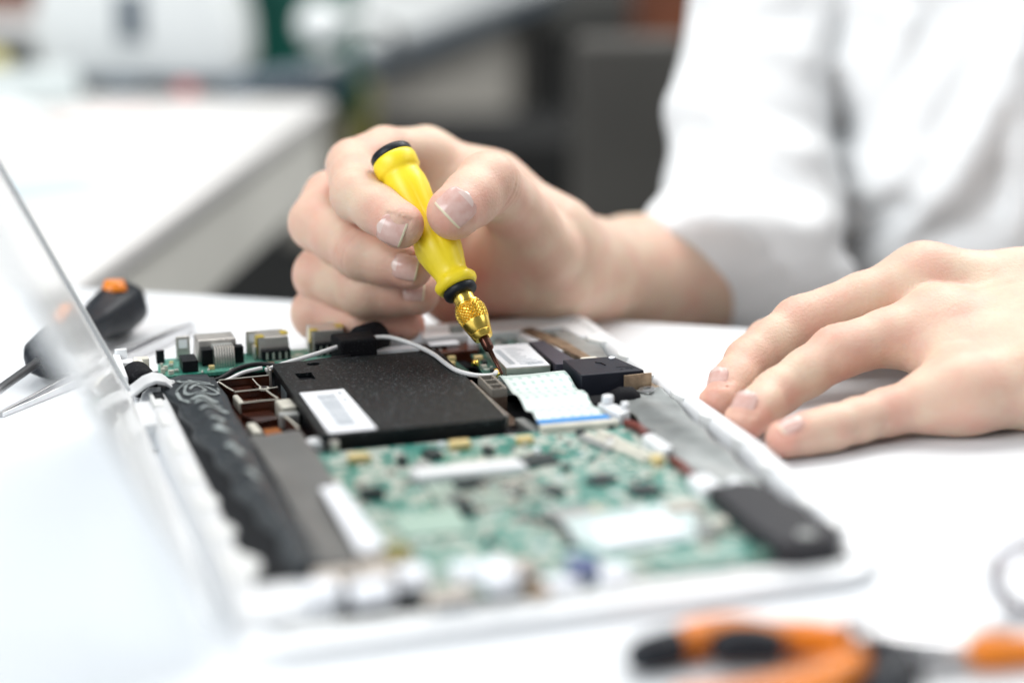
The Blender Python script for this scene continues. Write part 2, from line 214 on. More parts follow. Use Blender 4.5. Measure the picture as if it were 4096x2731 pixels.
# ------------------------------------------------------------ mesh helpers (mm in, metres out)
def link(me, name, m, parent=None, smooth=False):
    o = bpy.data.objects.new(name, me)
    for mm in (m if isinstance(m, (list, tuple)) else [m]): me.materials.append(mm)
    col.objects.link(o)
    if parent: o.parent = parent; o.matrix_parent_inverse = Matrix.Translation(-parent.location)
    if smooth: me.polygons.foreach_set('use_smooth', [True]*len(me.polygons))
    return o
class B:
    def __init__(s): s.v = []; s.f = []; s.mi = []
    def add(s, vs, fs, mi=0):
        k = len(s.v); s.v += [tuple(v) for v in vs]; s.f += [tuple(i+k for i in f) for f in fs]; s.mi += [mi]*len(fs); return s
    def box(s, x0, x1, y0, y1, z0, z1, rot=0, mi=0, taper=0.0):
        cx, cy = (x0+x1)/2, (y0+y1)/2; c, q = math.cos(rot), math.sin(rot); vs = []
        for zz, t in ((z0, 0), (z1, taper)):
            for (x, y) in ((x0+t, y0+t), (x1-t, y0+t), (x1-t, y1-t), (x0+t, y1-t)):
                dx, dy = x-cx, y-cy; vs.append((cx+dx*c-dy*q, cy+dx*q+dy*c, zz))
        return s.add(vs, [(3,2,1,0),(4,5,6,7),(0,1,5,4),(1,2,6,5),(2,3,7,6),(3,0,4,7)], mi)
    def prism(s, poly, z0, z1, mi=0):
        a = sum(poly[i][0]*poly[(i+1)%len(poly)][1]-poly[(i+1)%len(poly)][0]*poly[i][1] for i in range(len(poly)))
        if a < 0: poly = poly[::-1]
        n = len(poly)
        zt = (lambda p: z1(p)) if callable(z1) else (lambda p: z1)
        vs = [(x, y, z0) for x, y in poly]+[(p[0], p[1], zt(p)) for p in poly]
        return s.add(vs, [tuple(range(n-1, -1, -1)), tuple(range(n, 2*n))]+[(i, (i+1)%n, (i+1)%n+n, i+n) for i in range(n)], mi)
    def lathe(s, prof, p0, axis, n=32, mod=None, mi=0):
        ax = Vector(axis).normalized(); t = ax.orthogonal().normalized(); u = ax.cross(t); p0 = Vector(p0); vs = []
        for (h, r) in prof:
            for k in range(n):
                a = 2*math.pi*k/n; rr = r*(mod(h, a) if mod else 1)
                vs.append(p0+ax*h+(t*math.cos(a)+u*math.sin(a))*rr)
        m = len(prof)
        fs = [(j*n+i, j*n+(i+1)%n, (j+1)*n+(i+1)%n, (j+1)*n+i) for j in range(m-1) for i in range(n)]
        fs += [tuple(range(n-1, -1, -1)), tuple(range((m-1)*n, m*n))]
        return s.add(vs, fs, mi)
    def cyl(s, x, y, z0, z1, r, n=20, mi=0): return s.lathe([(0, r), (z1-z0, r)], (x, y, z0), (0, 0, 1), n, mi=mi)
    def tube(s, pts, r, n=10, mi=0):
        P = [Vector(p) for p in pts]; rings = []; up = Vector((0, 0, 1))
        R_ = r if isinstance(r, (list, tuple)) else [r]*len(P)
        for i, p in enumerate(P):
            d = (P[min(i+1, len(P)-1)]-P[max(i-1, 0)]).normalized()
            t = d.cross(up); t = t.normalized() if t.length > 1e-4 else Vector((1, 0, 0)); u = t.cross(d)
            rings.append([p+(t*math.cos(2*math.pi*k/n)+u*math.sin(2*math.pi*k/n))*R_[i] for k in range(n)])
        vs = [v for rr in rings for v in rr]; m = len(P)
        fs = [(j*n+i, j*n+(i+1)%n, (j+1)*n+(i+1)%n, (j+1)*n+i) for j in range(m-1) for i in range(n)]
        fs += [tuple(range(n-1, -1, -1)), tuple(range((m-1)*n, m*n))]
        return s.add(vs, fs, mi)
    def build(s, name, m, parent=None, smooth=False, bevel=0.0, seg=2, angle=35):
        me = bpy.data.meshes.new(name); me.from_pydata([(x*S, y*S, z*S) for x, y, z in s.v], [], s.f); me.update()
        me.polygons.foreach_set('material_index', s.mi)
        bm = bmesh.new(); bm.from_mesh(me); bmesh.ops.recalc_face_normals(bm, faces=bm.faces); bm.to_mesh(me); bm.free()
        o = link(me, name, m, parent, smooth)
        if bevel:
            bv = o.modifiers.new('bevel', 'BEVEL'); bv.width = bevel*S; bv.segments = seg; bv.limit_method = 'ANGLE'; bv.angle_limit = math.radians(angle)
            if not smooth: me.polygons.foreach_set('use_smooth', [True]*len(me.polygons)); wn = o.modifiers.new('wn', 'WEIGHTED_NORMAL'); wn.keep_sharp = False
        return o
def empty(name, loc, label, cat, group=None):
    o = bpy.data.objects.new(name, None); o.empty_display_size = 0.01; col.objects.link(o)
    o.location = Vector(loc)*S; tag(o, label, cat, group); return o
def tag(o, label, cat, group=None, kind=None):
    o['label'] = label
    if cat: o['category'] = cat
    if group: o['group'] = group
    if kind: o['kind'] = kind
    return o
def part(o, root):          # parent keeping the world-space mesh where it is
    o.parent = root; o.matrix_parent_inverse = Matrix.Translation(-root.location); return o
def catmull(P, n=8):
    P = [Vector(p) for p in P]; Q = [P[0]*2-P[1]]+P+[P[-1]*2-P[-2]]; out = []
    for i in range(1, len(Q)-2):
        for k in range(n):
            t = k/n; a, b, c, d = Q[i-1], Q[i], Q[i+1], Q[i+2]
            out.append(0.5*((2*b)+(c-a)*t+(2*a-5*b+4*c-d)*t*t+(3*b-a-3*c+d)*t**3))
    out.append(P[-1]); return out

# ------------------------------------------------------------ setting: table, floor, room behind
# the back edge of the table runs from (-5.5, 467) to (283, 294)
EX = Vector((0.8572, -0.515, 0)); EY = Vector((0.515, 0.8572, 0))     # along / across the table edge
E0 = Vector((-5.5, 467.3, 0))
def quad(a, b, c, d): return [tuple(p[:2]) for p in (a, b, c, d)]
t = B(); t.prism(quad(E0-EX*900, E0+EX*900, E0+EX*900-EY*1000, E0-EX*900-EY*1000), -24, 0)
tb = t.build('work_table', M['table'], bevel=2.0, seg=3)
tag(tb, 'white laminate work table under the opened laptop and both hands', 'table')

f = B(); f.add([(-9000, -2500, -750), (9000, -2500, -750), (9000, 14000, -750), (-9000, 14000, -750)], [(0, 1, 2, 3)])
tag(f.build('floor', M['floor']), 'grey vinyl floor of the workshop', None, kind='structure')
w = B(); w.box(-5000, 9000, 9000, 9100, -750, 2200)
tag(w.build('wall_back', M['greige']), 'plain wall at the far end of the workshop', None, kind='structure')

# bench on the left, its right side running away from the camera
root = empty('side_bench', (1.5, 476, -750), 'white topped bench with beige side running back on the left', 'bench')
A0, A1 = Vector((2, 486, 0)), Vector((262, 1092, 0)); dv = (A1-A0).normalized(); nv = Vector((-dv.y, dv.x, 0))
b = B(); b.prism([tuple(p[:2]) for p in (A0-dv*8, A1, A1+nv*900, A0-dv*8+nv*900)], -14, 0); b.build('bench_top', M['benchtop'], root, bevel=3, seg=3)
b = B(); b.prism([tuple(p[:2]) for p in (A0+nv*6, A1+nv*6-dv*6, A1+nv*24-dv*6, A0+nv*24)], -76, -15); b.build('fascia', M['benchside'], root, bevel=2)
b = B(); b.prism([tuple(p[:2]) for p in (A0+nv*120+dv*60, A1+nv*120-dv*90, A1+nv*140-dv*90, A0+nv*140+dv*60)], -740, -77); b.build('side_panel', M['dark'], root)

def facing(name, m, cx, cy, w, dpt, z0, z1, root=None, bevel=3, turn=0.0):
    b = B(); b.box(cx-w/2, cx+w/2, cy-dpt/2, cy+dpt/2, z0, z1, rot=-YAW+turn); return b.build(name, m, root, bevel=bevel)
# things standing on the bench
mr = empty('bench_machine', (141, 1290, 0), 'large white rounded machine with a dark slot at the back of the bench', 'machine')
b = B(); prof = [(-98, 0), (86, 0), (84, 50), (70, 96), (40, 150), (-60, 150), (-92, 112), (-104, 40)]
c, s_ = math.cos(-YAW), math.sin(-YAW)
vs = []
for yy in (-60, 60):
    for (x, z) in prof: vs.append((141+x*c-yy*s_, 1290+x*s_+yy*c, z+2))
n8 = len(prof)
b.add(vs, [tuple(range(n8)), tuple(range(2*n8-1, n8-1, -1))]+[(i+n8, (i+1) % n8+n8, (i+1) % n8, i) for i in range(n8)])
b.build('housing', M['machine'], mr, bevel=14, seg=5)
facing('slot', M['bluegrey'], 112, 1236, 24, 8, 40, 84, mr, 2)
facing('foot', M['bluegrey'], 128, 1262, 178, 80, -0.0, 3.5, mr, 1)
gp = facing('partition_screen', M['green'], 306, 1434, 124, 12, -60, 190); tag(gp, 'dark green panel standing behind the white machine', 'panel')
lr = empty('desk_lamp', (276, 1276, 0), 'white lamp with a round head lying low beside the green panel', 'lamp')
b = B(); b.lathe([(0, 12), (5, 20), (16, 22), (24, 20), (27, 8)], (297, 1288, 42), (-0.3, -1, 0.2), 28); b.build('lamp_head', M['machine'], lr, smooth=True)
b = B(); b.tube(catmull([(302, 1298, 38), (336, 1320, 44), (380, 1350, 34), (400, 1400, 4)], 6), 8, 12); b.build('arm', M['machine'], lr, smooth=True)
bt = B(); bt.tube(catmull([(180, 1120, 5), (212, 1150, 9), (250, 1142, 14), (262, 1160, 8), (240, 1182, 6)], 6), 10, 10)
tag(bt.build('cable_bundle', M['bluegrey'], smooth=True), 'dark cable bundle lying at the far corner of the bench', 'cable')
b = B(); b.box(20, 110, 1010, 1060, 0.3, 3, rot=.5); tag(b.build('paper_stack', mat('pale_pink_paper', (.72, .62, .60), .6), bevel=1), 'pale pinkish stack of paper on the middle of the bench', 'paper')
b = B(); b.box(-40, 60, 1130, 1200, 0.3, 26, rot=-.1, taper=6); tag(b.build('plastic_tray', mat('grey_tray', (.55, .60, .60), .4), bevel=4), 'pale grey plastic tray behind the papers on the bench', 'tray')
tag(facing('small_case', M['bluegrey'], 96, 1181, 31, 16, 0.2, 12), 'small grey box at the foot of the white machine', 'box')
rb = B(); rb.lathe([(0, 3), (2, 6), (14, 6), (17, 3)], (138, 1145, 6.2), (0.9, -0.3, 0), 16); tag(rb.build('bottle_cap', M['redthing'], smooth=True), 'small red part lying in front of the white machine', 'cap')
yb = B(); yb.lathe([(0, 13), (24, 14), (30, 9), (34, 8)], (-8, 1250, 0.5), (0, 0, 1), 20); tag(yb.build('storage_jar', M['ivory'], smooth=True), 'dull yellow jar at the left end of the bench', 'jar')
fs = [('pale_blue_sheet', M['skyblue'], -3, 745, 66, 30, 0.35), ('pale_paper', M['label'], 60, 950, 120, 90, 0.3)]
b = B(); b.box(-50, 34, 715, 775, 0.3, 0.9, rot=0.35); tag(b.build('paper_sheet', M['skyblue']), 'pale blue sheet lying flat on the bench top', 'paper')
b = B(); b.box(-60, 10, 980, 1080, 0.3, 16, rot=0.2, taper=3); tag(b.build('paper_box', M['machine'], bevel=3), 'low white box lying towards the left of the bench', 'box')
tag(facing('storage_box', M['brownw'], 46, 1960, 120, 70, 4.2, 95), 'long dark brown box at the far end of the desk behind the bench', 'box')

# second desk farther right
root = empty('far_desk', (400, 1500, -750), 'far desk with a white top, dark edge and greige panel', 'desk')
D0, D1 = Vector((262, 1270, 0)), Vector((900, 2330, 0)); dv = (D1-D0).normalized(); nv = Vector((-dv.y, dv.x, 0))
b = B(); b.prism([tuple(p[:2]) for p in (D0, D1, D1+nv*780, D0+dv*330+nv*780, D0+dv*200+nv*10)], -8, 4); b.build('desk_top', M['machine'], root, bevel=2)
b = B(); b.prism([tuple(p[:2]) for p in (D0-nv*2, D1-nv*2, D1+nv*20, D0+nv*20)], -34, -9); b.build('edge_rail', M['bluegrey'], root, bevel=2)
b = B(); b.prism([tuple(p[:2]) for p in (D0+nv*40+dv*120, D1+nv*40, D1+nv*58, D0+nv*58+dv*120)], -190, -35); b.build('modesty_panel', M['greige'], root)
b = B(); b.box(352, 386, 1440, 1470, -748, -35, rot=-YAW); b.build('leg', M['olive'], root, bevel=2)
b = B(); b.box(800, 834, 2200, 2230, -748, -35, rot=-YAW); b.build('leg', M['dark'], root, bevel=2)
tag(facing('floor_cabinet', M['dark'], 560, 1500, 330, 200, -750, -96), 'black cabinet standing under the far desk', 'cabinet')
ch = empty('office_chair', (480, 960, -750), 'grey chair back behind the table beside the white sleeve', 'chair')
b = B(); vs = []
facing('backrest', M['greypanel'], 482, 952, 96, 26, -170, 62, ch, 10)
facing('seat', M['greypanel'], 500, 1010, 130, 120, -210, -185, ch, 8)
facing('post', M['dark'], 500, 1012, 30, 30, -748, -211, ch, 3)
tag(facing('carton', M['brownw'], 760, 1495, 120, 80, -12, 80), 'rust brown carton behind the far desk near the shoulder', 'box')
tag(facing('carton_stand', M['dark'], 742, 1500, 150, 100, -750, -13), 'black stand carrying the rust brown carton', 'stand')

# ------------------------------------------------------------ laptop, opened up
LW, LD = 206, 303
def warp(x, y): return x+(x/206)*(2.5-9*max(0, 1-y/110))
L = empty('dismantled_laptop', (103, 150, 0), 'opened white laptop base showing its circuit boards, drive and white lid', 'laptop')
def P(b, name, m, parent=None, **k): return b.build(name, M[m] if isinstance(m, str) else m, parent or L, **k)

# bottom case: floor plus a rounded wall swept round the outline
def outline(off, n=8):
    r = 15-off; pts = []
    for (cx, cy, a0) in ((LW-15, 15, -90), (LW-15, LD-15, 0), (15, LD-15, 90), (15, 15, 180)):
        for k in range(n+1):
            a = math.radians(a0+90*k/n); pts.append((cx+r*math.cos(a), cy+r*math.sin(a)))
    return pts
def dens(pts, step=6):
    o = []
    for i in range(len(pts)):
        a, c = Vector(pts[i]), Vector(pts[(i+1) % len(pts)]); k = max(1, int((c-a).length/step))
        o += [tuple(a+(c-a)*j/k) for j in range(k)]
    return o
def hscale(x, y):            # wall is low where the ports stood, low at the front
    h = 1.0
    if y > LD-20 and x < 120: h = 0.30+0.7*max(0, (x-95)/25)
    if x < 12 and y > 240: h = min(h, 0.35)
    if y < 16: h = min(h, 0.48)
    return h
base = outline(0, 8); N0 = len(base)
prof = [(10.4, 2.2), (10.0, 10.0), (8.6, 12.0), (4.0, 12.0), (1.6, 10.2), (0.3, 7.0), (0.6, 3.0), (3.0, 0.6)]
cpts = []
for j in range(4):
    cx, cy = ((LW-15, 15), (LW-15, LD-15), (15, LD-15), (15, 15))[j]; a0 = (-90, 0, 90, 180)[j]
    for k in range(9): cpts.append((cx, cy, math.radians(a0+90*k/8)))
ring = []
for i in range(len(cpts)):
    (cx, cy, a) = cpts[i]; (dx, dy, a2) = cpts[(i+1) % len(cpts)]
    L0 = math.hypot(dx-cx, dy-cy); k = max(1, int(L0/8)) if L0 > 1 else 1
    for j in range(k): tq = j/k; ring.append((cx+(dx-cx)*tq, cy+(dy-cy)*tq, a))
b = B(); m_ = len(prof); vs = []
for (cx, cy, a) in ring:
    for (o_, z_) in prof:
        rr = 15-o_; x, y = cx+rr*math.cos(a), cy+rr*math.sin(a); h = hscale(x, y); x = warp(x, y); vs.append((x, y, max(0.6, z_*h) if z_ > 1 else z_))
nr = len(ring)
b.add(vs, [(i*m_+j, ((i+1) % nr)*m_+j, ((i+1) % nr)*m_+j+1, i*m_+j+1) for i in range(nr) for j in range(m_-1)])
b.prism([(warp(x, y), y) for x, y in outline(3.0)], 0.6, 2.2)
case = P(b, 'bottom_case', 'white', smooth=True)
b = B(); b.prism([(warp(x, y), y) for x, y in outline(10.5)], 2.3, 3.4); P(b, 'inner_shield', 'blackdust', case)
random.seed(5)
def clip(pts, z0, z1, m='clipw', bevel=0.5):
    b = B(); b.prism(pts, z0, z1); return P(b, 'clip', m, case, bevel=bevel)
for (y0, y1, dx) in ((232, 214, 1.2), (203, 190, 1.5), (176, 158, 3), (140, 127, 3), (113, 99, 4.5), (84, 72, 5.5), (58, 38, 8)):
    clip([(3, y1), (6+dx*0.35, y1-1.5), (6+dx, (y0+y1)/2-2), (5.4+dx, (y0+y1)/2+3), (6+dx*0.4, y0), (3, y0+1)], 5, 12.6)
for (y0, y1, dx) in ((262, 250, 6), (232, 224, 2.5), (205, 196, 2.5), (176, 164, 2), (146, 138, 2.5), (118, 108, 2), (88, 80, 3), (52, 42, 3), (30, 22, 2)):
    R_ = warp(LW, (y0+y1)/2)
    clip([(R_-6, y1), (R_-9-dx*0.4, y1-1), (R_-9-dx, (y0+y1)/2-1), (R_-9-dx, (y0+y1)/2+2), (R_-9-dx*0.4, y0), (R_-6, y0)], 5, 12.3)
# wave of white ledge down the left side
b = B(); pts = [(4, 236)]
for i, (x, y) in enumerate([(10, 226), (9, 214), (12, 205), (11.5, 192), (14, 184), (13.5, 170), (16, 160), (15.5, 144), (18, 136), (17.5, 118), (20, 108), (19.5, 92), (22, 82), (21.5, 66), (24, 56), (25, 36)]): pts.append((x, y))
pts += [(30, 14), (4, 14)]
b.prism(pts, 3.5, 9.5); P(b, 'side_ledge', 'white', case, bevel=1.2)
# rear right corner wall pieces and front deck
b = B(); b.prism([(120, 290), (196, 290), (200, 284), (200, 262), (192, 262), (190, 280), (120, 281)], 3.5, 11.5); P(b, 'rear_ledge', 'white', case, bevel=0.8)
b = B(); b.prism([(12, 4.5), (186, 4.5), (188, 6), (184, 10), (106, 12), (100, 8), (14, 10)], 3.5, 7.5); P(b, 'front_deck', 'clipw', case, bevel=1)
b = B(); b.box(110, 178, 12.5, 15, 3.5, 9); P(b, 'front_rail', 'tin', case, bevel=0.4)

# lid standing up on the left, hinged along the long side, leaning outward
lid_root = B()
th = math.radians(24.9)
def lidbox(v0, v1, t0, t1, n0, n1, name, m, parent, bevel=1.2, r=0):
    b = B(); up = Vector((-math.sin(th), 0, math.cos(th))); nn = Vector((math.cos(th), 0, math.sin(th))); o = Vector((-5.3, 0, 14)); vs = []
    if r:
        pl = []
        for (cy, ct, a0) in ((v1-r, t1-r, 0), (v0+r, t1-r, 90), (v0+r, t0+r, 180), (v1-r, t0+r, 270)):
            for k in range(7): a = math.radians(a0+15*k); pl.append((cy+r*math.cos(a), ct+r*math.sin(a)))
    else: pl = [(v1, t1), (v0, t1), (v0, t0), (v1, t0)]
    n = len(pl)
    for q in (n0, n1):
        for (y, t_) in pl: vs.append(o+up*t_+nn*q+Vector((0, y, 0)))
    b.add(vs, [tuple(range(n)), tuple(range(2*n-1, n-1, -1))]+[(i, (i+1) % n, (i+1) % n+n, i+n) for i in range(n)])
    return P(b, name, m, parent, bevel=bevel, seg=3)
lid = lidbox(8, 236, -7, 186, -3.4, -1.4, 'lid', 'lidwhite', None, 0.8, 9)
lidbox(9, 235, -6, 185, -1.35, -1.05, 'seam', 'groove', lid, 0, 8)
lidbox(234, 236, -4, 184, 0.02, 0.7, 'edge_lip', 'lidwhite', lid, 0)
lidbox(234.2, 236, -4, 184, 0.72, 1.05, 'edge_seal', 'groove', lid, 0)
lidbox(234, 236, -4, 184, 1.07, 1.9, 'edge_lip', 'lidwhite', lid, 0.2)
lidbox(8, 236, -7, 186, -1.0, 0.0, 'bezel', 'lidwhite', lid, 0.4, 9)
lidbox(22, 218, 12, 172, 0.03, 0.35, 'screen_cover', 'lidwhite', lid, 0.15, 3)
b = B(); b.tube([(-7, 14, 12.5), (-7, 228, 12.5)], 3.2, 14); P(b, 'hinge_barrel', 'lidwhite', lid, smooth=True)

# hinge bracket at the far left
b = B(); arc = catmull([(-7, 10), (-1, 14.5), (5, 17.2), (10, 16.2), (14, 12.5), (20, 11.5)], 5)
arc = [(p[0], p[1]) for p in [Vector((a[0], a[1])) for a in [(-7, 11), (-3, 14.2), (2, 17), (6, 17.8), (10, 16.4), (13, 13.4), (17, 12)]]]
vs = []; n = len(arc)
for y in (228, 240):
    for (x, z) in arc: vs.append((x, y+x*0.35, z))
    for (x, z) in reversed(arc): vs.append((x, y+x*0.35, z-1.8))
k = 2*n
b.add(vs, [tuple(range(k)), tuple(range(2*k-1, k-1, -1))]+[(i, i+k, (i+1) % k+k, (i+1) % k) for i in range(k)])
hb = P(b, 'hinge_cover', 'white', case, bevel=0.5)
b = B(); b.prism([(-6, 241), (-3.5, 241), (-3, 276), (-6, 276)], 6, 17); b.prism([(-3.4, 268), (2, 268), (2, 274), (-3.4, 274)], 6, 15); b.box(-5, 0, 274.2, 276, 14, 19); P(b, 'hinge_bracket', 'white', case, bevel=0.5)
b = B(); b.lathe([(0, 5), (3, 6.2), (14, 6.2), (17, 5)], (3, 244, 12), (-0.12, 1, 0), 20); P(b, 'hinge_pin', 'blackdust', case, smooth=True)
b = B(); b.box(1.5, 5, 262, 266, 6, 16.5); b.box(2, 8, 268, 272, 7, 16); P(b, 'hinge_plate', 'cream', case, bevel=0.4)
b = B(); b.box(-6, 4, 196, 226, 0.8, 11.0); P(b, 'hinge_block', 'white', case, bevel=0.8)
b = B(); b.box(4.4, 8.2, 222, 231, 4, 12.7); P(b, 'hinge_slot', 'blackp', case)

# charcoal strip: sheet with soft folds
def sheet(name, m, fx0, fx1, y0, y1, zf, nu=26, nv=90, parent=None):
    b = B(); vs = []; th_ = 0.5
    for j in range(nv+1):
        y = y0+(y1-y0)*j/nv
        for i in range(nu+1):
            u = i/nu; x = fx0(y)+(fx1(y)-fx0(y))*u; vs.append((x, y, zf(u, y)))
    W_ = nu+1; top = [(j*W_+i, j*W_+i+1, (j+1)*W_+i+1, (j+1)*W_+i) for j in range(nv) for i in range(nu)]
    nb = len(vs); bot = [(x, y, z-th_) for x, y, z in vs]
    fs = top+[tuple(q+nb for q in reversed(f)) for f in top]
    edge = [i for i in range(W_)]+[j*W_+nu for j in range(1, nv+1)]+[nv*W_+i for i in range(nu-1, -1, -1)]+[j*W_ for j in range(nv-1, 0, -1)]
    fs += [(edge[i], edge[i]+nb, edge[(i+1) % len(edge)]+nb, edge[(i+1) % len(edge)]) for i in range(len(edge))]
    b.add(vs+bot, fs); return P(b, name, m, parent, smooth=True)
def wob(y): return 1.3*math.sin(y*0.21)+0.8*math.sin(y*0.093+1)
lx0 = lambda y: 7.3+(247-y)*0.074+0.9*wob(y)
lx1 = lambda y: 31.5+0.4*math.sin(y*0.12)
def stripz(u, y):
    ridge = 2.6*math.exp(-((u-0.45)/0.22)**2)*(1-max(0, (y-225)/40))
    wr = 0.5*math.sin(y*0.22+3*u)+0.2*math.sin(y*0.6-5*u)
    return 12.4+ridge+wr*(0.4+math.sin(u*3.14))-1.2*(u > 0.9)-4*max(0, 0.08-u)/0.08
st = sheet('hinge_side_cover', 'darkstrip', lx0, lx1, 36, 249, stripz)
b = B(); b.box(10, 30, 38, 247, 3.6, 10.5); P(b, 'battery_cell', 'blackp', st, bevel=1)
# silver print scribbles on the strip; wide patches are its glossy highlights, painted
def onstrip(x, y): u = (x-lx0(y))/(lx1(y)-lx0(y)); return stripz(min(max(u, 0), 1), y)+0.55
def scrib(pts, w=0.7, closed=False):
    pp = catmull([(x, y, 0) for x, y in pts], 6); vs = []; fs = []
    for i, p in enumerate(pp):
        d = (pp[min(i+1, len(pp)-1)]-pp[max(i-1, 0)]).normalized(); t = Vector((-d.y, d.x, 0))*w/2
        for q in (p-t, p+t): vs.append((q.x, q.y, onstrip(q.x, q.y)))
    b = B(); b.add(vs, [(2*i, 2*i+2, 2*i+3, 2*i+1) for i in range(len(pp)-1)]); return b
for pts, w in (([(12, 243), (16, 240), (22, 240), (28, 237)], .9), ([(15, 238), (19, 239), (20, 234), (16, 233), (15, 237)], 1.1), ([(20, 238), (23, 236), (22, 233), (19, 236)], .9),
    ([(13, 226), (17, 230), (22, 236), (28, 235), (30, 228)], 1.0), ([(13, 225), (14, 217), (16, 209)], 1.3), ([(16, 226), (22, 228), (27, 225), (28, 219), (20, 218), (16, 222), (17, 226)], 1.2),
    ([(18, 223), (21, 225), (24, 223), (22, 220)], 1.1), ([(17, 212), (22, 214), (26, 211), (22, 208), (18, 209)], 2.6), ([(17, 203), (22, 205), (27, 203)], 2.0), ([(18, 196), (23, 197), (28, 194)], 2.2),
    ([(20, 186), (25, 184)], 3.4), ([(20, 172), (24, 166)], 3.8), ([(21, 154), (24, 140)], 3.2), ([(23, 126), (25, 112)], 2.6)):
    P(scrib(pts, w), 'silver_print_and_sheen', 'scribble', st)
pl = sheet('grey_tape_cover', 'plate', lambda y: 31.8-(y < 60)*(60-y)*0.1, lambda y: 50.5, 40, 171, lambda u, y: 11.6+0.5*math.sin(y*0.06)+0.35*math.sin(u*5+y*0.02), 16, 50)
b = B(); b.box(34, 49, 44, 166, 3.6, 10.6); P(b, 'battery_cell', 'blackp', pl, bevel=1)
b = B(); b.prism([(43.5, 103), (50.6, 104.5), (52, 46), (43.2, 44)], 12.6, 13.6); P(b, 'tape_label', 'label', pl, bevel=0.3)
b = B(); b.prism([(20, 55), (56, 58), (56, 30), (22, 32)], 3.6, 6.5); P(b, 'battery_tray', 'blackp', case)

# amber film bay with cream ribs
b = B(); b.prism([(31, 246), (55, 247), (56, 172), (32, 172)], 3.5, 5.5); bay = P(b, 'film_bay', 'brown')
def film(pts, z, m='brown'):
    b = B(); b.prism(pts, 5.6, z-1.4); return P(b, 'amber_film', m, bay, bevel=0.3)
film([(32.5, 241), (45, 241.5), (45, 229), (36, 228)], 10.2); film([(46, 241.5), (51.5, 241.5), (51, 230), (46, 229)], 7.5)
film([(38, 225.5), (46, 225.5), (48, 216), (37, 214)], 9.6); film([(48, 226), (52, 226), (52, 216), (49, 216)], 6.6)
film([(35, 209), (47, 210), (48, 199), (39, 197)], 9.2); film([(40, 190), (46, 190), (47.5, 178), (40, 178)], 8.5, 'brownlit'); film([(49, 188), (54, 189), (55, 178), (51, 177)], 7.4)
def rib(pts, w=1.0, z=11.2, m='cream'):
    pp = [Vector((x, y, 0)) for x, y in pts]; lo = B(); hi = B(); w *= .62
    for i in range(len(pp)-1):
        d = (pp[i+1]-pp[i]).normalized(); t = Vector((-d.y, d.x, 0))*w/2
        q = [tuple(k[:2]) for k in (pp[i]-t-d*w*.3, pp[i+1]-t+d*w*.3, pp[i+1]+t+d*w*.3, pp[i]+t-d*w*.3)]
        lo.prism(q, 5.6, z-.45+0.02*i); hi.prism(q, z-.4+.02*i, z+0.02*i)
    r_ = P(lo, 'rib', 'brown', bay); P(hi, 'rib', m, bay, bevel=0.15)
    return r_
rib([(45.5, 242), (46, 233), (47, 228)], .7, 11.6); rib([(36, 227.4), (42, 227.6), (47, 227.6), (53, 228.5)], .9); rib([(48, 226), (49.2, 219), (50.5, 214)], .9)
rib([(36, 212), (43, 212.6), (50, 212.5)], 1.0); rib([(32.2, 242.5), (52.3, 243.5)], .7, 12.0); rib([(32, 242), (34, 233), (35.5, 228)], 1.1, 11.5); rib([(48, 196), (50, 186), (51, 176)], 1.3, 10.8)
b = B(); b.lathe([(0, 2.1), (1, 2.1)], (47.6, 227.6, 10.7), (0, 0, 1), 24); P(b, 'screw_boss', 'cream', bay, bevel=.2)
b = B(); b.cyl(47.6, 227.6, 11.75, 11.9, 1.25); P(b, 'screw_hole', 'brown', bay)
for (x0, x1, y0, y1, z) in ((35, 37.4, 214, 226, 10.4), (48.5, 54.8, 198, 209, 12.2), (34, 37.6, 177, 189, 10.4)):
    b = B(); b.box(x0, x1, y0, y1, 5.6, z, rot=0.06); P(b, 'cream_block', 'cream', bay, bevel=0.8)
b = B(); b.box(47, 54.5, 191.2, 195.8, 5.6, 11.2); P(b, 'cream_block', 'chipgrey', bay, bevel=0.5)
b = B(); b.box(52.6, 53.6, 243, 250, 5, 14); P(b, 'metal_tab', 'tin', bay, bevel=0.2)
b = B(); b.prism([(55, 232), (57, 232), (57.5, 172), (55.5, 172)], 5, 11.0); P(b, 'drive_rail', mat('drive_rail', (0.32, 0.42, 0.46), 0.3, 0.4))

# hard drive
HX0, HX1, HY0, HY1 = 54.6, 124.4, 151, 248.6
def rrect(x0, x1, y0, y1, r, n=5):
    o = []
    for (cx, cy, a0) in ((x1-r, y0+r, -90), (x1-r, y1-r, 0), (x0+r, y1-r, 90), (x0+r, y0+r, 180)):
        for k in range(n+1): a = math.radians(a0+90*k/n); o.append((cx+r*math.cos(a), cy+r*math.sin(a)))
    return o
b = B(); b.prism(rrect(HX0+.5, HX1-.5, HY0+.5, HY1-.5, 2.5), 5, 12.2)
hd = P(b, 'hard_drive', 'blackp', bevel=0.4)
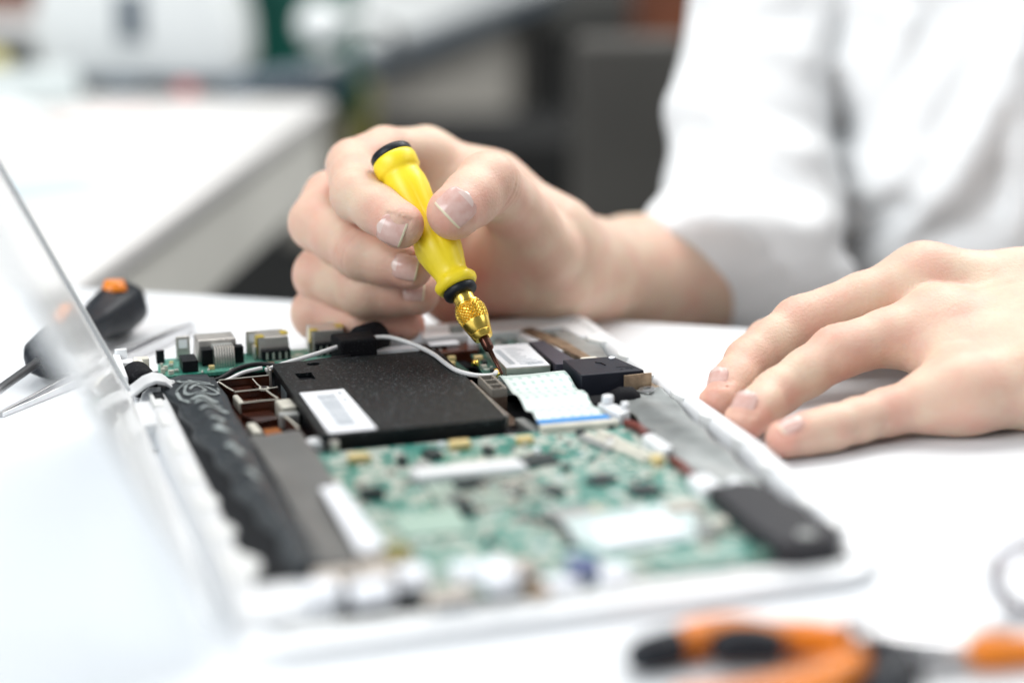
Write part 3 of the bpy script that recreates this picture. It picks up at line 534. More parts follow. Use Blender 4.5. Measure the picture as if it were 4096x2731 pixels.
# top film with a round hole and a square hole (real openings)
from mathutils.geometry import delaunay_2d_cdt
def holed(outer, holes, z0, z1, name, m, parent):
    vs = [Vector(p) for p in outer]; es = [(i, (i+1) % len(outer)) for i in range(len(outer))]
    for h in holes:
        k = len(vs); vs += [Vector(p) for p in h]; es += [(k+i, k+(i+1) % len(h)) for i in range(len(h))]
    V, E, F, *_ = delaunay_2d_cdt(vs, es, [], 0, 1e-5)
    def inside(p, poly):
        c = False
        for i in range(len(poly)):
            (x1, y1), (x2, y2) = poly[i], poly[(i+1) % len(poly)]
            if (y1 > p[1]) != (y2 > p[1]) and p[0] < (x2-x1)*(p[1]-y1)/(y2-y1)+x1: c = not c
        return c
    keep = []
    for f in F:
        c = sum((V[i] for i in f), Vector((0, 0)))/len(f)
        if inside(c, outer) and not any(inside(c, h) for h in holes): keep.append(tuple(f))
    n = len(V); b = B(); b.add([(v.x, v.y, z1) for v in V]+[(v.x, v.y, z0) for v in V], keep+[tuple(i+n for i in reversed(f)) for f in keep])
    from collections import Counter
    ec = Counter(); 
    for f in keep:
        for i in range(len(f)): ec[(f[i], f[(i+1) % len(f)])] += 1
    for (a, c) in list(ec):
        if (c, a) not in ec: b.f.append((c, a, a+n, c+n)); b.mi.append(0)
    return P(b, name, m, parent)
circ = [(70.6+2.7*math.cos(a*math.pi/8), 243+2.2*math.sin(a*math.pi/8)) for a in range(16)]
sq = [(60.6, 231.5), (67.4, 231.5), (67.2, 222), (61.2, 222)]
holed(rrect(HX0, HX1, HY0, HY1, 3), [circ, sq], 13.2, 15.0, 'cover_film', 'hdd', hd)
b = B(); b.prism(rrect(HX0+0.1, HX1-0.1, HY0+.1, HY1-.1, 3), 12.3, 13.15); P(b, 'cover_edge', 'blackp', hd)
b = B(); b.prism([(57.2, 204.8), (74.5, 204.8), (75.2, 153), (57.6, 153)], 15.05, 15.3); lb = P(b, 'drive_label', 'label', hd, bevel=.05)
random.seed(3)
b = B(); y = 199.0
while y > 160.5:
    h = random.choice((.5, .8, 1.2, 1.8)); b.box(62.5, 69.4, y-h, y, 15.31, 15.36); y -= h+random.choice((.35, .5, .8))
P(b, 'barcode', 'print', lb)
b = B()
for i in range(4): b.box(71.3+i*0.02, 72.4, 198-i*9, 203-i*9-2, 15.31, 15.36)
P(b, 'small_print', 'print', lb)
b = B(); b.cyl(58.5, 149.5, 8, 13.5, 1.9); P(b, 'screw', 'tin', hd, bevel=.3)
b = B(); b.cyl(53.4, 156, 6, 12.5, 4.0); P(b, 'mount_post', 'white', case, bevel=1.5)
b = B(); b.prism([(92, 149.5), (122, 149.5), (122, 143.5), (92, 143.5)], 5, 8.6); P(b, 'drive_socket', 'conn', hd, bevel=.5)

# port board at the far left
b = B(); b.prism([(11, 266), (55, 266), (60, 262), (100, 262), (100, 289), (14, 292)], 7.0, 8.4); pb = P(b, 'port_board', 'pcb2')
# video connector
vg = B(); vg.box(29, 46.5, 281, 294, 8.5, 18, taper=0.8); vgo = P(vg, 'video_port', 'tin', pb, bevel=.6)
b = B(); b.box(30.5, 35, 276, 280.8, 8.5, 15.4); b.box(43.8, 48.0, 276, 280.8, 8.5, 15.6); P(b, 'port_body', 'blackp', vgo, bevel=.4)
b = B(); b.box(35.1, 43.7, 277, 280.8, 8.5, 16.5); P(b, 'port_back', 'chipgrey', vgo, bevel=.3)
for i in range(8):
    x = 35.7+i*1.07; b = B(); b.tube([(x, 277, 16.6), (x, 273.8, 16.2), (x, 272.4, 13), (x, 271.6, 8.5)], .34, 6); P(b, 'pin', 'tin', vgo, smooth=True)
for x in (21.5, 51):
    b = B(); b.box(x, x+6, 288.6, 289.4, 8.5, 18.5); eo = P(b, 'port_ear', 'tin', vgo, bevel=.5)
    b = B(); b.box(x+1.2, x+4.8, 288.4, 288.55, 13.4, 17.2); P(b, 'ear_window', 'white', eo)
# two usb ports
for (x, w_, zt) in ((54.5, 13.6, 17.6), (77.5, 14.5, 18.6)):
    b = B(); b.box(x, x+w_, 279, 293, 8.5, zt, taper=0.6); u = P(b, 'usb_port', 'tin', pb, bevel=.5)
    b = B(); b.box(x+1, x+w_-.4, 275.5, 278.8, 8.5, zt-4.6); P(b, 'port_body', 'blackp', u, bevel=.4)
    for i in range(4):
        b = B(); b.box(x+2.6+i*2.7, x+3.5+i*2.7, 275.0, 275.4, 9, zt-5.6, taper=.1); P(b, 'pin', 'tin', u)
    b = B(); b.box(x-.4, x+3, 279.6, 284, zt+.05, zt+.25); b.box(x-.55, x-.1, 279.6, 284, 10, zt+.2); P(b, 'yellow_tape', 'yellowtape', u, bevel=.05)
    b = B(); b.box(x+w_-3, x+w_+.2, 282, 288, zt+.05, zt+.3); P(b, 'yellow_tape', 'yellowtape', u)
    b = B(); b.box(x-1.6, x-.7, 279, 284, 8.5, 14); P(b, 'shield_tab', 'tin', u, bevel=.2)
def comp(parent, name, x, y, w_, d_, h, m, z=8.45, rot=0, bevel=.15):
    b = B(); b.box(x-w_/2, x+w_/2, y-d_/2, y+d_/2, z, z+h, rot=rot); return P(b, name, m, parent, bevel=bevel)
comp(pb, 'relay', 24.6, 274, 6.4, 11, 4.8, 'blackp', bevel=.25)
comp(pb, 'capacitor', 33.5, 270.5, 2.4, 1.8, 1.6, 'tan'); comp(pb, 'small_socket', 14.5, 286, 3.4, 2, 5.5, 'blackp')
random.seed(11)
for (x, y) in ((13.5, 270), (15, 274), (18, 279), (16.5, 268), (19, 271), (14, 278), (18.6, 283)): comp(pb, 'resistor', x, y, random.uniform(1.2, 2.2), random.uniform(.9, 1.6), random.uniform(.9, 2.4), random.choice(['pad', 'tan', 'chip', 'cream']), rot=random.uniform(-.1, .1))
for i in range(14): 
    x = 29+random.uniform(0, 40); y = 263.5+random.uniform(2, 7)
    b = B(); b.lathe([(0, .6), (.5, .45), (1.0, .1)], (x, y, 8.45), (0, 0, 1), 10); P(b, 'solder_joint', 'pad', pb, smooth=True)
b = B(); b.prism([(9, 258), (33, 262), (33, 250), (12, 250)], 3.5, 7.2); b.cyl(26, 254.5, 7.25, 8.6, 1.7); P(b, 'foil_tab', 'brushed', case, bevel=.2)
# black tape lump, white box and cables
b = B(); b.prism([(82.5, 266), (100.5, 266), (99.5, 252), (84, 252)], 8.5, 21.0); tp = P(b, 'black_tape', 'blackdust', bevel=1.2)
b = B(); b.lathe([(0, 6.5), (2, 7.6), (12, 7.6), (14, 5)], (95, 268, 14.5), (0.8, 0.55, 0), 24); P(b, 'magnet_ring', 'blackdust', tp, smooth=True)
b = B(); b.box(100, 126, 279, 290, 9.0, 17.5, taper=.6); P(b, 'network_port', 'label', pb, bevel=.5); comp(pb, 'rivet', 117, 278.7, 2.4, .4, 2.4, 'bronze', 12)
b = B(); b.box(101, 120, 262, 268, 8, 12.5); P(b, 'light_foil', 'label', case, bevel=.4)
b = B(); b.box(100.5, 128, 262, 281, 3.6, 6.9); P(b, 'port_board_edge', 'chipgrey', case, bevel=.3)
b = B(); b.box(58, 74, 252.5, 258, 8.5, 11.6, rot=-.05); P(b, 'cable_clip', 'label', pb, bevel=.5)
b = B(); b.box(55, 58, 258, 262.5, 8.5, 12); P(b, 'small_connector', 'bronze', pb, bevel=.3)
path = catmull([(52, 248.5, 12.5), (60, 250, 14.2), (68, 252, 15.2), (76, 254, 16.4), (86, 258, 17.5), (96, 261, 18.5), (105, 260, 19.0), (112, 255, 17.8), (117.5, 247, 16.4), (120, 237, 16.0), (120.8, 226, 15.9), (122.5, 214, 15.8), (127, 207.5, 15.4), (132.5, 207, 14.6), (137, 211, 13.6), (139.5, 215.5, 13.2)], 8)
b = B(); b.tube([p for p in path if p.x < 88], 0.95, 12); ca = P(b, 'antenna_cable', 'cable', smooth=True)
b = B(); b.tube([p for p in path if p.x > 97], 0.95, 12); P(b, 'antenna_cable', 'cable', smooth=True)
b = B(); b.tube(catmull([(26, 246, 10), (33, 247, 11), (41, 252, 13), (50, 253, 14), (60, 248.7, 13.6), (75, 249.4, 14.2), (88, 252, 14.2)], 8), 1.0, 12); P(b, 'black_cable', 'cableb', smooth=True)
b = B(); b.tube(catmull([(30, 244, 9.5), (36, 246, 10.5), (43, 249.5, 12), (51, 250.5, 13)], 8), .8, 12); P(b, 'antenna_cable', 'cable', smooth=True)
# black round speaker chamber between drive and wifi card
b = B(); b.prism([(113, 253), (128, 262), (140, 262), (141, 240), (136, 214), (126, 206), (125.5, 160), (137, 150), (166, 150), (166, 250)], 3.5, 5.2); P(b, 'black_tray', 'blackdust', case)
b = B(); b.box(112, 134, 268, 275, 5.5, 10.5); sk = P(b, 'board_socket', 'blackp', case, bevel=.4)
for i in range(6): comp(sk, 'contact', 115+i*3.1, 266.6, 1.0, 2.4, 4.2, 'chipgrey', 5.5)
b = B(); b.prism([(113, 266), (134, 266), (136, 240), (124, 238), (116, 246)], 5.3, 6.6); P(b, 'side_board', 'pcbdark')
for (x, y, w_, d_, m) in ((124, 256, 7, 3, 'chipgrey'), (119, 252, 2.5, 6, 'chipgrey'), (130, 250, 4, 3, 'tan'), (127, 244, 2, 2, 'pad'), (133, 258, 3, 3, 'tan')): comp(case, 'capacitor', x, y, w_, d_, 2, m, 6.7)
b = B(); b.lathe([(0, 8), (2, 8.6), (2.8, 8)], (122, 240, 5.4), (0, 0, 1), 28); P(b, 'speaker_ring', 'blackp', case, smooth=True)

# wifi card
b = B(); b.prism([(136.5, 219), (164.5, 217), (166, 256), (141, 256.5)], 8.0, 9.2); wf = P(b, 'wifi_card', 'pcbdark')
b = B(); b.prism([(145, 219.5), (163.6, 218.4), (165, 253), (146.5, 254)], 9.25, 13.0); wc = P(b, 'shield_can', 'tin', wf, bevel=.3)
b = B(); b.prism([(145.2, 219.8), (163.4, 218.7), (164.7, 252.7), (146.6, 253.7)], 13.05, 13.25); wl = P(b, 'card_label', 'label', wc)
b = B(); random.seed(21)
b.box(148, 150.5, 224, 246, 13.26, 13.31)
for i in range(12): b.box(152+random.uniform(0, .4), 152+random.uniform(4, 10), 222.6+i*2.2, 223.3+i*2.2, 13.26, 13.31)
x = 155.0
while x < 162: wv = random.choice((.25, .4, .6)); b.box(x, x+wv, 221, 225.5, 13.32, 13.36); x += wv+.35
P(b, 'small_print', 'print', wl)
b = B(); b.box(146, 148.3, 223, 229, 13.26, 13.31); P(b, 'print_mark', 'label', wl)
for (x, y, w_, d_, h, m) in ((140.5, 221, 5, 2.2, .8, 'tan'), (140, 222.6, 3, .8, .9, 'brownlit'), (142, 229, 1.6, 1.6, 1.2, 'chip'), (140.5, 236, 2.4, 2, 1.2, 'pad'), (142.5, 242, 1.8, 3, 1.2, 'chip'), (143.2, 234, 1, 1, 1, 'pad'), (141.8, 248, 3.4, 3, 1.6, 'tan')): comp(wf, 'capacitor', x, y, w_, d_, h, m, 9.25)
b = B(); b.lathe([(0, 1.5), (1.2, 1.5), (1.3, 1.1), (2.6, 1.1), (2.8, .6)], (140.3, 217.5, 11.2), (0, 0, 1), 18); b.tube([(140.3, 217.5, 13.4), (142.5, 219.5, 13.2)], .5, 8); P(b, 'antenna_plug', 'gold', wf, smooth=True)
b = B(); b.lathe([(0, 1.6), (1.5, 1.5), (2.2, 1.0)], (138, 240, 9.3), (0, 0, 1), 18); P(b, 'antenna_plug', 'gold', wf, smooth=True)
b = B(); b.prism([(129, 222), (136, 217), (139, 205), (133, 204)], 5.4, 6.6); P(b, 'green_tab', 'pcb2', case)
# dark bar, black module, bracket, washer
b = B(); b.prism([(166, 254), (172.5, 254), (176, 216), (165.5, 217.5)], 5, 13.6); P(b, 'battery_socket', mat('socket_violet_black', (0.045, 0.042, 0.06), .45, bump=.3, bscale=1500), bevel=.4)
b = B(); b.prism([(166.4, 211.5), (187.6, 210.4), (192.4, 188), (166.2, 188.6)], 5, 17); bx = P(b, 'card_module', 'blackbox', bevel=.45, seg=3)
b = B(); b.tube(catmull([(177.6, 203.8, 17.05), (179.4, 201.8, 17.12), (180, 198.8, 17.08)], 6), .35, 8); P(b, 'moulded_curve', 'blackp', bx, smooth=True)
b = B()
for (x0, x1, y0, y1) in ((183, 188.6, 194.6, 194.95), (186, 187.8, 192.2, 192.5), (188.2, 188.5, 191, 194.2), (183.6, 185, 191.6, 191.9), (188.6, 189.8, 192.5, 192.8)): b.box(x0, x1, y0, y1, 17.01, 17.12)
P(b, 'moulded_mark', 'blackp', bx)
b = B(); b.cyl(186, 207.5, 17.02, 17.6, 1.3); P(b, 'white_dot', 'label', bx, bevel=.15)
b = B(); b.box(176, 183, 212.5, 218, 8, 15.5); P(b, 'white_block', 'cream', case, bevel=.5)
b = B(); b.prism([(183, 186), (195, 186.8), (195, 186.2), (183, 185.4)], 7, 16.2); br = P(b, 'metal_bracket', 'bronze', bevel=.15)
b = B(); b.prism([(188, 211), (193, 211), (199, 184), (194, 184)], 8.5, 10.3); P(b, 'bracket_arm', 'bronze', br, bevel=.3)
b = B(); rr = 3.2
vs = []; nn_ = 28
for (ra, z) in ((3.3, 11.4), (3.3, 11.9), (1.5, 12.1), (1.5, 11.4)):
    for k in range(nn_): a = 2*math.pi*k/nn_; vs.append((190.2+ra*math.cos(a), 179.5+ra*math.sin(a), z+.12*ra*math.cos(a)))
b.add(vs, [(j*nn_+i, j*nn_+(i+1) % nn_, ((j+1) % 4)*nn_+(i+1) % nn_, ((j+1) % 4)*nn_+i) for j in range(4) for i in range(nn_)]); P(b, 'washer', 'steel', br)
# rear right: brown bracket, grey foil, green board, posts
b = B(); b.prism([(166, 279), (186, 279), (188, 256), (176, 238), (168, 254)], 4, 6.5); P(b, 'rear_board', 'pcb2')
b = B(); b.prism([(171, 281), (177, 284), (184, 258), (186, 232), (182, 226), (178, 250)], 6.6, 11.5); P(b, 'rust_bracket', 'bronze', bevel=.5)
b = B(); b.prism([(168, 277), (172, 280), (179, 246), (174, 240)], 6.6, 10.6); P(b, 'grey_cover', 'label', bevel=.6)
b = B(); b.prism([(183, 276), (190, 276), (197, 250), (192, 226), (184, 226)], 6.6, 10.8); P(b, 'rear_foil', 'brushed', bevel=.5)
b = B(); b.prism([(163, 232), (170, 234), (176, 226), (183, 222), (180, 216), (166, 219)], 5, 13); P(b, 'black_bracket', 'blackp', bevel=.6)
b = B(); b.box(140, 146, 283, 287, 4, 15); P(b, 'steel_post', 'chipgrey', case, bevel=.4)
b = B(); b.prism([(118, 262), (146, 262), (150, 276), (126, 279)], 4, 9.5); P(b, 'brown_film', 'brown', case, bevel=.4)
b = B(); b.box(127, 140, 270, 275, 9.6, 11); P(b, 'cream_tag', 'label', case, bevel=.5)
b = B(); b.cyl(146.5, 272, 6, 13, 2.2); P(b, 'steel_post', 'label', case, bevel=.5)
b = B(); b.prism([(150, 258), (168, 258), (168, 280), (152, 281)], 4, 6.8); P(b, 'rear_board', 'pcb2')
for i in range(8): comp(case, 'capacitor', random.uniform(153, 182), random.uniform(260, 276), 3, 2.5, 2.5, random.choice(['chip', 'pad', 'tan', 'chipgrey']), 6.9)
# worn foil down the right
rf = sheet('touchpad_plate', 'brushed', lambda y: 167.5+(y-62)*0.075+.6*math.sin(y*.3), lambda y: 187+(y-62)*0.09+.5*math.sin(y*.2), 60, 183, lambda u, y: 10.7+.35*math.sin(u*7+y*.07)+.25*math.sin(y*.25), 20, 60)
b = B(); b.box(168, 190, 64, 180, 3.6, 8.8); P(b, 'plate_support', 'blackp', rf)
# smoked three-cell connector
b = B(); W0, W1, Y0, Y1 = 128.2, 134.4, 184.5, 203.5
cb = B()
cb.box(W0, W1, Y0, Y1, 5, 12.5); co = P(cb, 'cell_connector', 'conn', bevel=.2)
for (y0, y1) in ((197.6, 203), (191.4, 196.6), (185.2, 190.4)):
    pass
b = B()
for (x0, x1, y0, y1) in ((W0, W0+.7, Y0, Y1), (W1-.9, W1, Y0, Y1), (W0+.7, W1-.9, Y0, Y0+.7), (W0+.7, W1-.9, 190.4, 191.3), (W0+.7, W1-.9, 196.6, 197.5), (W0+.7, W1-.9, Y1-.6, Y1)): b.box(x0, x1, y0, y1, 12.51, 16)
P(b, 'cell_wall', 'connedge', co, bevel=.12)
b = B(); b.box(W0+.75, W1-.95, Y0+.75, Y1-.65, 12.52, 13.2); P(b, 'cell_floor', 'conndark', co)
b = B(); b.box(128.2, 129.2, 166, 184, 5, 10.8); b.box(129.2, 134, 166, 184, 5, 7); P(b, 'connector_wing', 'conn', co, bevel=.2)
b = B(); b.box(126, 127, 160, 208, 5, 13.2); P(b, 'drive_side_rail', 'tin', hd, bevel=.2)
# ribbon cable with waves
rw = 26.5; n1, n2 = 40, 8
ctl = [(206.2, 5.5), (206.6, 9.5), (206.2, 12.8), (204.5, 15.0), (200, 15.2), (194, 14.3), (189, 13.0), (185, 13.0), (180, 14.0), (175, 13.6), (170, 11.6), (166, 11.8), (161, 13.0), (157, 12.2), (153, 11.0), (148.5, 10.6)]
cc = catmull([(0, y, z) for y, z in ctl], 6)
b = B(); vs = []; nk = len(cc); nx = 14
for k, p in enumerate(cc):
    for i in range(nx+1):
        u = i/nx; vs.append((137.6+(136.4-137.6)*k/nk+rw*u, p.y-1.2*u+0.15*math.sin(k*.5+u*4), p.z+0.25*math.sin(u*3.1+k*.2)))
W_ = nx+1; top = [(j*W_+i, j*W_+i+1, (j+1)*W_+i+1, (j+1)*W_+i) for j in range(nk-1) for i in range(nx)]
b.add(vs, top); rbn = P(b, 'ribbon_cable', 'ribbon', smooth=True)
uv = rbn.data.uv_layers.new(name='UVMap')
for lp in rbn.data.loops:
    k, i = divmod(lp.vertex_index, W_); uv.data[lp.index].uv = (i/nx, k/(nk-1))
sm = rbn.modifiers.new('thick', 'SOLIDIFY'); sm.thickness = .3*S; sm.offset = -1
b = B(); b.prism([(135.9, 153.8), (163.2, 152.3), (163.3, 147.7), (135.9, 149.1)], 11.6, 12.4); P(b, 'blue_stiffener', 'ribblue', rbn, bevel=.1)
b = B(); b.prism([(135.3, 149.0), (165, 147.5), (165, 143.6), (135.3, 145.2)], 8, 12.2); P(b, 'ribbon_socket', 'cream', rbn, bevel=.5)
b = B(); b.prism([(135, 216.5), (167, 214.5), (167, 212.5), (135, 213.5)], 5.3, 9.6); P(b, 'green_lip', mat('deep_green', (0.0, 0.13, 0.10), .3), case, bevel=.2)
b = B()
for i in range(4): b.box(137.2, 137.5, 204.2-i*0.02, 206.6, 6+i*2.1, 6.7+i*2.1)
P(b, 'printed_line', 'print', rbn)
# dust lumps near the right
b = B(); b.prism([(166, 186), (182, 186), (186, 176), (178, 168), (168, 172), (164, 180)], 5, 9.5); P(b, 'foam_pad', 'blackdust', bevel=1.0)
b = B(); b.lathe([(0, 3), (4, 5), (9, 5), (12, 2.5)], (174, 178, 9.5), (1, -.3, 0), 18); P(b, 'foam_roll', 'blackdust', smooth=True)
b = B(); b.prism([(126, 160), (136, 152), (142, 148), (150, 140), (120, 143)], 4, 8.2); P(b, 'black_foil', 'blackdust', case, bevel=.4)
b = B(); b.prism([(132, 168), (136, 168), (139, 150), (134, 150)], 5.3, 9.0); P(b, 'grey_bracket', 'brushed', case, bevel=.4)
for (pts, z) in (([(163, 162), (168, 164), (172, 150), (166, 146)], 14), ([(166, 124), (171, 126), (172, 108), (167, 106)], 13), ([(164, 78), (172, 78), (172, 66), (164, 64)], 13.5), ([(176, 72), (180, 74), (182, 64), (177, 63)], 13)):
    b = B(); b.prism(pts, 5, z); P(b, 'white_latch', 'white', case, bevel=1.0)
b = B(); b.cyl(166.5, 160, 14.1, 17.2, 2.2); b.cyl(170.5, 152, 14.1, 16.5, 1.6); P(b, 'latch_peg', 'white', case, bevel=.6)
b = B(); b.tube([(168, 144, 11), (170, 136, 11.6), (170, 128, 11)], 1.6, 10); P(b, 'red_wire', 'red', smooth=True)
b = B(); b.tube([(168, 100, 11), (168.5, 92, 11.6), (168, 80, 11)], 1.6, 10); P(b, 'red_wire', 'red', smooth=True)
# near right speaker box
b = B(); b.prism([(165, 62), (170, 61.5), (176, 63.5), (180, 62), (183, 58), (185, 50), (184, 44), (187, 36), (186, 28), (188.5, 20), (188, 12), (184, 7), (172, 6), (165, 9), (163.5, 26)], 4, 15); sp = P(b, 'speaker_box', mat('speaker_plastic', (0.022, 0.022, 0.026), .45, spec=.3), bevel=1.5, seg=3)
b = B(); b.cyl(176, 12, 15.05, 15.8, 3); P(b, 'speaker_disc', 'chipgrey', sp, bevel=.3)
b = B(); b.prism([(158, 64), (164, 63), (164, 26), (158, 36)], 4, 9); P(b, 'speaker_gasket', mat('navy_gasket', (0.01, 0.03, 0.05), .5), sp)

# main motherboard
b = B(); b.prism([(51.5, 149), (125, 148.5), (136, 149), (168, 146), (170, 124), (168, 60), (164, 24), (158, 12), (60, 12), (54, 20), (52, 60)], 7.6, 9.5); mb = P(b, 'motherboard', 'pcb')
random.seed(42)
Z = 9.55
comp(mb, 'inductor', 64, 135.5, 7, 4.5, 3.0, 'tan', Z, -.05, .6); comp(mb, 'inductor', 102, 138.5, 7.6, 4.5, 3.0, 'tan', Z, -.05, .6); comp(mb, 'inductor', 126, 137, 6, 4, 2.6, 'tan', Z, 0, .6)
comp(mb, 'inductor', 83, 121, 5, 5, 2.4, 'chipgrey', Z, .4, .8)
comp(mb, 'coin_post', 90, 132, 5, 7, 2.4, 'chip', Z, .2); comp(mb, 'microchip', 110, 130, 3, 5, 2.4, 'chip', Z); comp(mb, 'microchip', 78, 128, 3, 4, 3, 'chip', Z)
b = B(); b.prism([(77, 115), (116, 113), (117, 105), (78, 106)], Z, 13); P(b, 'memory_latch', 'white', mb, bevel=1.2)
comp(mb, 'memory_module', 98, 90, 38, 26, 1.3, mat('module_board', (.30, .38, .33), .35, var=.25, vscale=160), Z, -.04, .4)
for i in range(26): comp(mb, 'module_chip', random.uniform(82, 115), random.uniform(79, 101), random.uniform(1.5, 6), random.uniform(1.2, 4), .9, random.choice(['chippink', 'pad', 'chipgrey', 'chippink', 'chip']), 10.9)
comp(mb, 'microchip', 124, 116, 13, 9, 1.4, 'chip', Z, .1); comp(mb, 'microchip', 60, 98, 8, 4, 3.5, 'chip', Z); comp(mb, 'microchip', 93, 96, 9, 7, 2, 'chip', 11, .1)
comp(mb, 'microchip', 86, 76, 4, 8, 2.5, 'chip', Z); comp(mb, 'microchip', 138, 90, 9, 7, 1.6, 'chip', Z, .5); comp(mb, 'microchip', 148, 76, 9, 8, 1.8, 'chip', Z, .3); comp(mb, 'microchip', 118, 84, 7, 7, 2, 'chip', Z, .3)
comp(mb, 'processor', 118, 62, 14, 14, 1.4, 'chipgrey', Z, .1, .3); comp(mb, 'bridge_chip', 72, 68, 22, 20, 1.2, mat('chip_mint', (.34, .47, .40), .4), Z, 0, .3)
for (x0, y0, x1, y1, m) in ((150, 138, 160, 104, 'cream'), (155, 138, 165, 104, 'cream'), (147, 136, 152, 118, 'chipgrey')):
    d = Vector((x1-x0, y1-y0, 0)).normalized(); t_ = Vector((-d.y, d.x, 0))*1.3; a = Vector((x0, y0, 0)); c_ = Vector((x1, y1, 0))
    b = B(); b.prism([tuple(q[:2]) for q in (a-t_, c_-t_, c_+t_, a+t_)], Z, 11.2); P(b, 'slot_connector', m, mb, bevel=.4)
comp(mb, 'capacitor', 163, 101, 4, 4.5, 3.4, 'tan', Z, .2, .6)
b = B(); b.prism([(112, 58), (150, 62), (156, 50), (148, 30), (116, 28), (110, 42)], Z, 11); fb = P(b, 'heat_spreader', mat('pale_heat_spreader', (.60, .70, .69), .35, .2), mb, bevel=1)
b = B(); b.prism([(118, 47), (144, 49), (145, 33), (118, 30)], 11.05, 12.4); P(b, 'white_pad', 'label', fb, bevel=.6)
b = B(); b.tube(catmull([(100, 66, 9), (108, 60, 9.5), (111, 48, 9.5), (108, 36, 9)], 6), 1.8, 10); P(b, 'black_wire', 'cableb', mb, smooth=True)
comp(mb, 'connector', 158, 36, 5, 5, 4, 'cream', Z, 0, 1.2); comp(mb, 'connector', 152, 34, 5, 9, 4, 'chipgrey', Z, 0, .8); comp(mb, 'connector', 153, 54, 11, 5, 3, 'chippink', Z, .1, .8)
comp(mb, 'connector', 54, 38, 7, 9, 6, mat('olive_coil', (.22, .18, .03), .5), Z, .3, 1.2)
b = B(); b.lathe([(0, 4.5), (5, 4.5), (6, 3)], (163, 15, 5), (0, 0, 1), 20); P(b, 'screw_post', mat('post_green', (.06, .14, .11), .4, .3), mb, smooth=True)
for (x, y, w_, d_, h, m) in ((32, 28, 12, 8, 5, 'chippink'), (44, 26, 11, 10, 7, 'chippink'), (62, 11, 13, 9, 7, 'chippink'), (54, 22, 9, 10, 6, 'label'), (78, 14, 9, 12, 7, 'label'), (85, 16, 10, 8, 7, 'chippink'), (96, 12, 12, 7, 6, 'label'), (88, 9, 7, 5, 6, 'bronze'), (104, 14, 9, 6, 6, 'blue'), (113, 13, 10, 8, 7, 'label'), (70, 22, 8, 8, 5, 'label'), (40, 15, 12, 8, 6, 'label'), (26, 18, 10, 9, 6, 'label'), (62, 7.5, 12, 3, 5, 'bluegrey')):
    comp(mb, 'front_port', x, y, w_, d_, h, m, 5 if y < 14 else Z, random.uniform(-.08, .08), 1.0)
for i in range(95):
    x = random.uniform(56, 162); y = random.uniform(16, 144)
    if (78 < x < 118 and 76 < y < 116) or (110 < x < 150 and 28 < y < 60) or (61 < x < 84 and 58 < y < 79): continue
    k = random.random(); m = random.choice(['pad', 'pad', 'tan', 'chip', 'chipgrey', 'cream', 'chippink', 'label'])
    comp(mb, 'capacitor' if k < .5 else 'resistor', x, y, random.uniform(1.0, 3.2), random.uniform(.8, 2.6), random.uniform(.6, 2.2), m, Z, random.choice((0, 0, 1.57, .5)))

for i in range(90):
    x = random.uniform(56, 166); y = random.uniform(18, 146)
    if 110 < x < 150 and 28 < y < 60: continue
    comp(mb, 'solder_pad', x, y, random.uniform(.8, 3.4), random.uniform(.6, 1.6), .35, random.choice(['pad', 'label', 'cream', 'pad']), Z, random.choice((0, 1.57)), 0)

# ------------------------------------------------------------ yellow precision screwdriver
TIP, END = Vector(H['sd_tip']), Vector(H['sd_end'])
AX = (END-TIP).normalized()
SD = empty('precision_screwdriver', tuple(TIP), 'yellow handled precision screwdriver with knurled brass chuck held in the fist', 'screwdriver')
b = B(); b.lathe([(0, .35), (.6, .55), (4, .8), (11.2, .95), (12.0, 1.9), (13, 2.1), (18, 2.1), (18.4, 2.0)], TIP, AX, 24,
    mod=lambda h, a: 1.0+(0.06*math.cos(6*a) if h > 12.5 else 0)); P(b, 'bit', 'bit', SD, smooth=True)
b = B(); b.tube([TIP-AX*.15, TIP+AX*.8], [.25, .5], 8); P(b, 'bit_tip', 'steel', SD)
b = B(); b.lathe([(17, 3.1), (17.05, 3.7), (17.5, 4.0), (19.6, 4.55), (19.8, 4.45), (20.0, 4.6), (24.6, 5.75), (24.9, 5.75), (25.0, 5.5)], TIP, AX, 48)
b.lathe([(32.4, 5.1), (32.8, 5.5), (33.4, 5.4), (34, 4.6), (35, 4.45), (36.8, 4.45), (37.0, 4.4), (41, 4.4)], TIP, AX, 48)
ck = P(b, 'chuck', 'gold', SD, smooth=True)
for p in ck.data.polygons: p.use_smooth = True
es = ck.modifiers.new('split', 'EDGE_SPLIT'); es.split_angle = math.radians(32)
# knurled band: diamond relief
b = B(); t_ = AX.orthogonal().normalized(); u_ = AX.cross(t_); nn, mm = 264, 54; vs = []
for j in range(mm+1):
    h = 25.0+7.4*j/mm; q = j/mm; r0 = 5.75+0.62*math.sin(min(1, q*1.25)*math.pi*.62)-0.9*max(0, q-.72)/.28*.9
    for k in range(nn):
        a = 2*math.pi*k/nn; s1 = math.sin(a*11+h*2.1); s2 = math.sin(a*11-h*2.1)
        rr = r0+.15-0.5*max(0, 1-abs(s1)*1.5)-0.5*max(0, 1-abs(s2)*1.5)
        vs.append(TIP+AX*h+(t_*math.cos(a)+u_*math.sin(a))*rr)
fs = [(j*nn+i, j*nn+(i+1) % nn, (j+1)*nn+(i+1) % nn, (j+1)*nn+i) for j in range(mm) for i in range(nn)]
fs += [tuple(range(nn-1, -1, -1)), tuple(range(mm*nn, (mm+1)*nn))]
b.add(vs, fs); P(b, 'knurled_band', 'gold', SD)
b = B(); b.lathe([(37.6, 5.4), (37.9, 6.5), (38.8, 7.05), (40.4, 7.05), (41.3, 6.6), (41.6, 5)], TIP, AX, 48); P(b, 'collar_ring', 'rubber', SD, smooth=True)
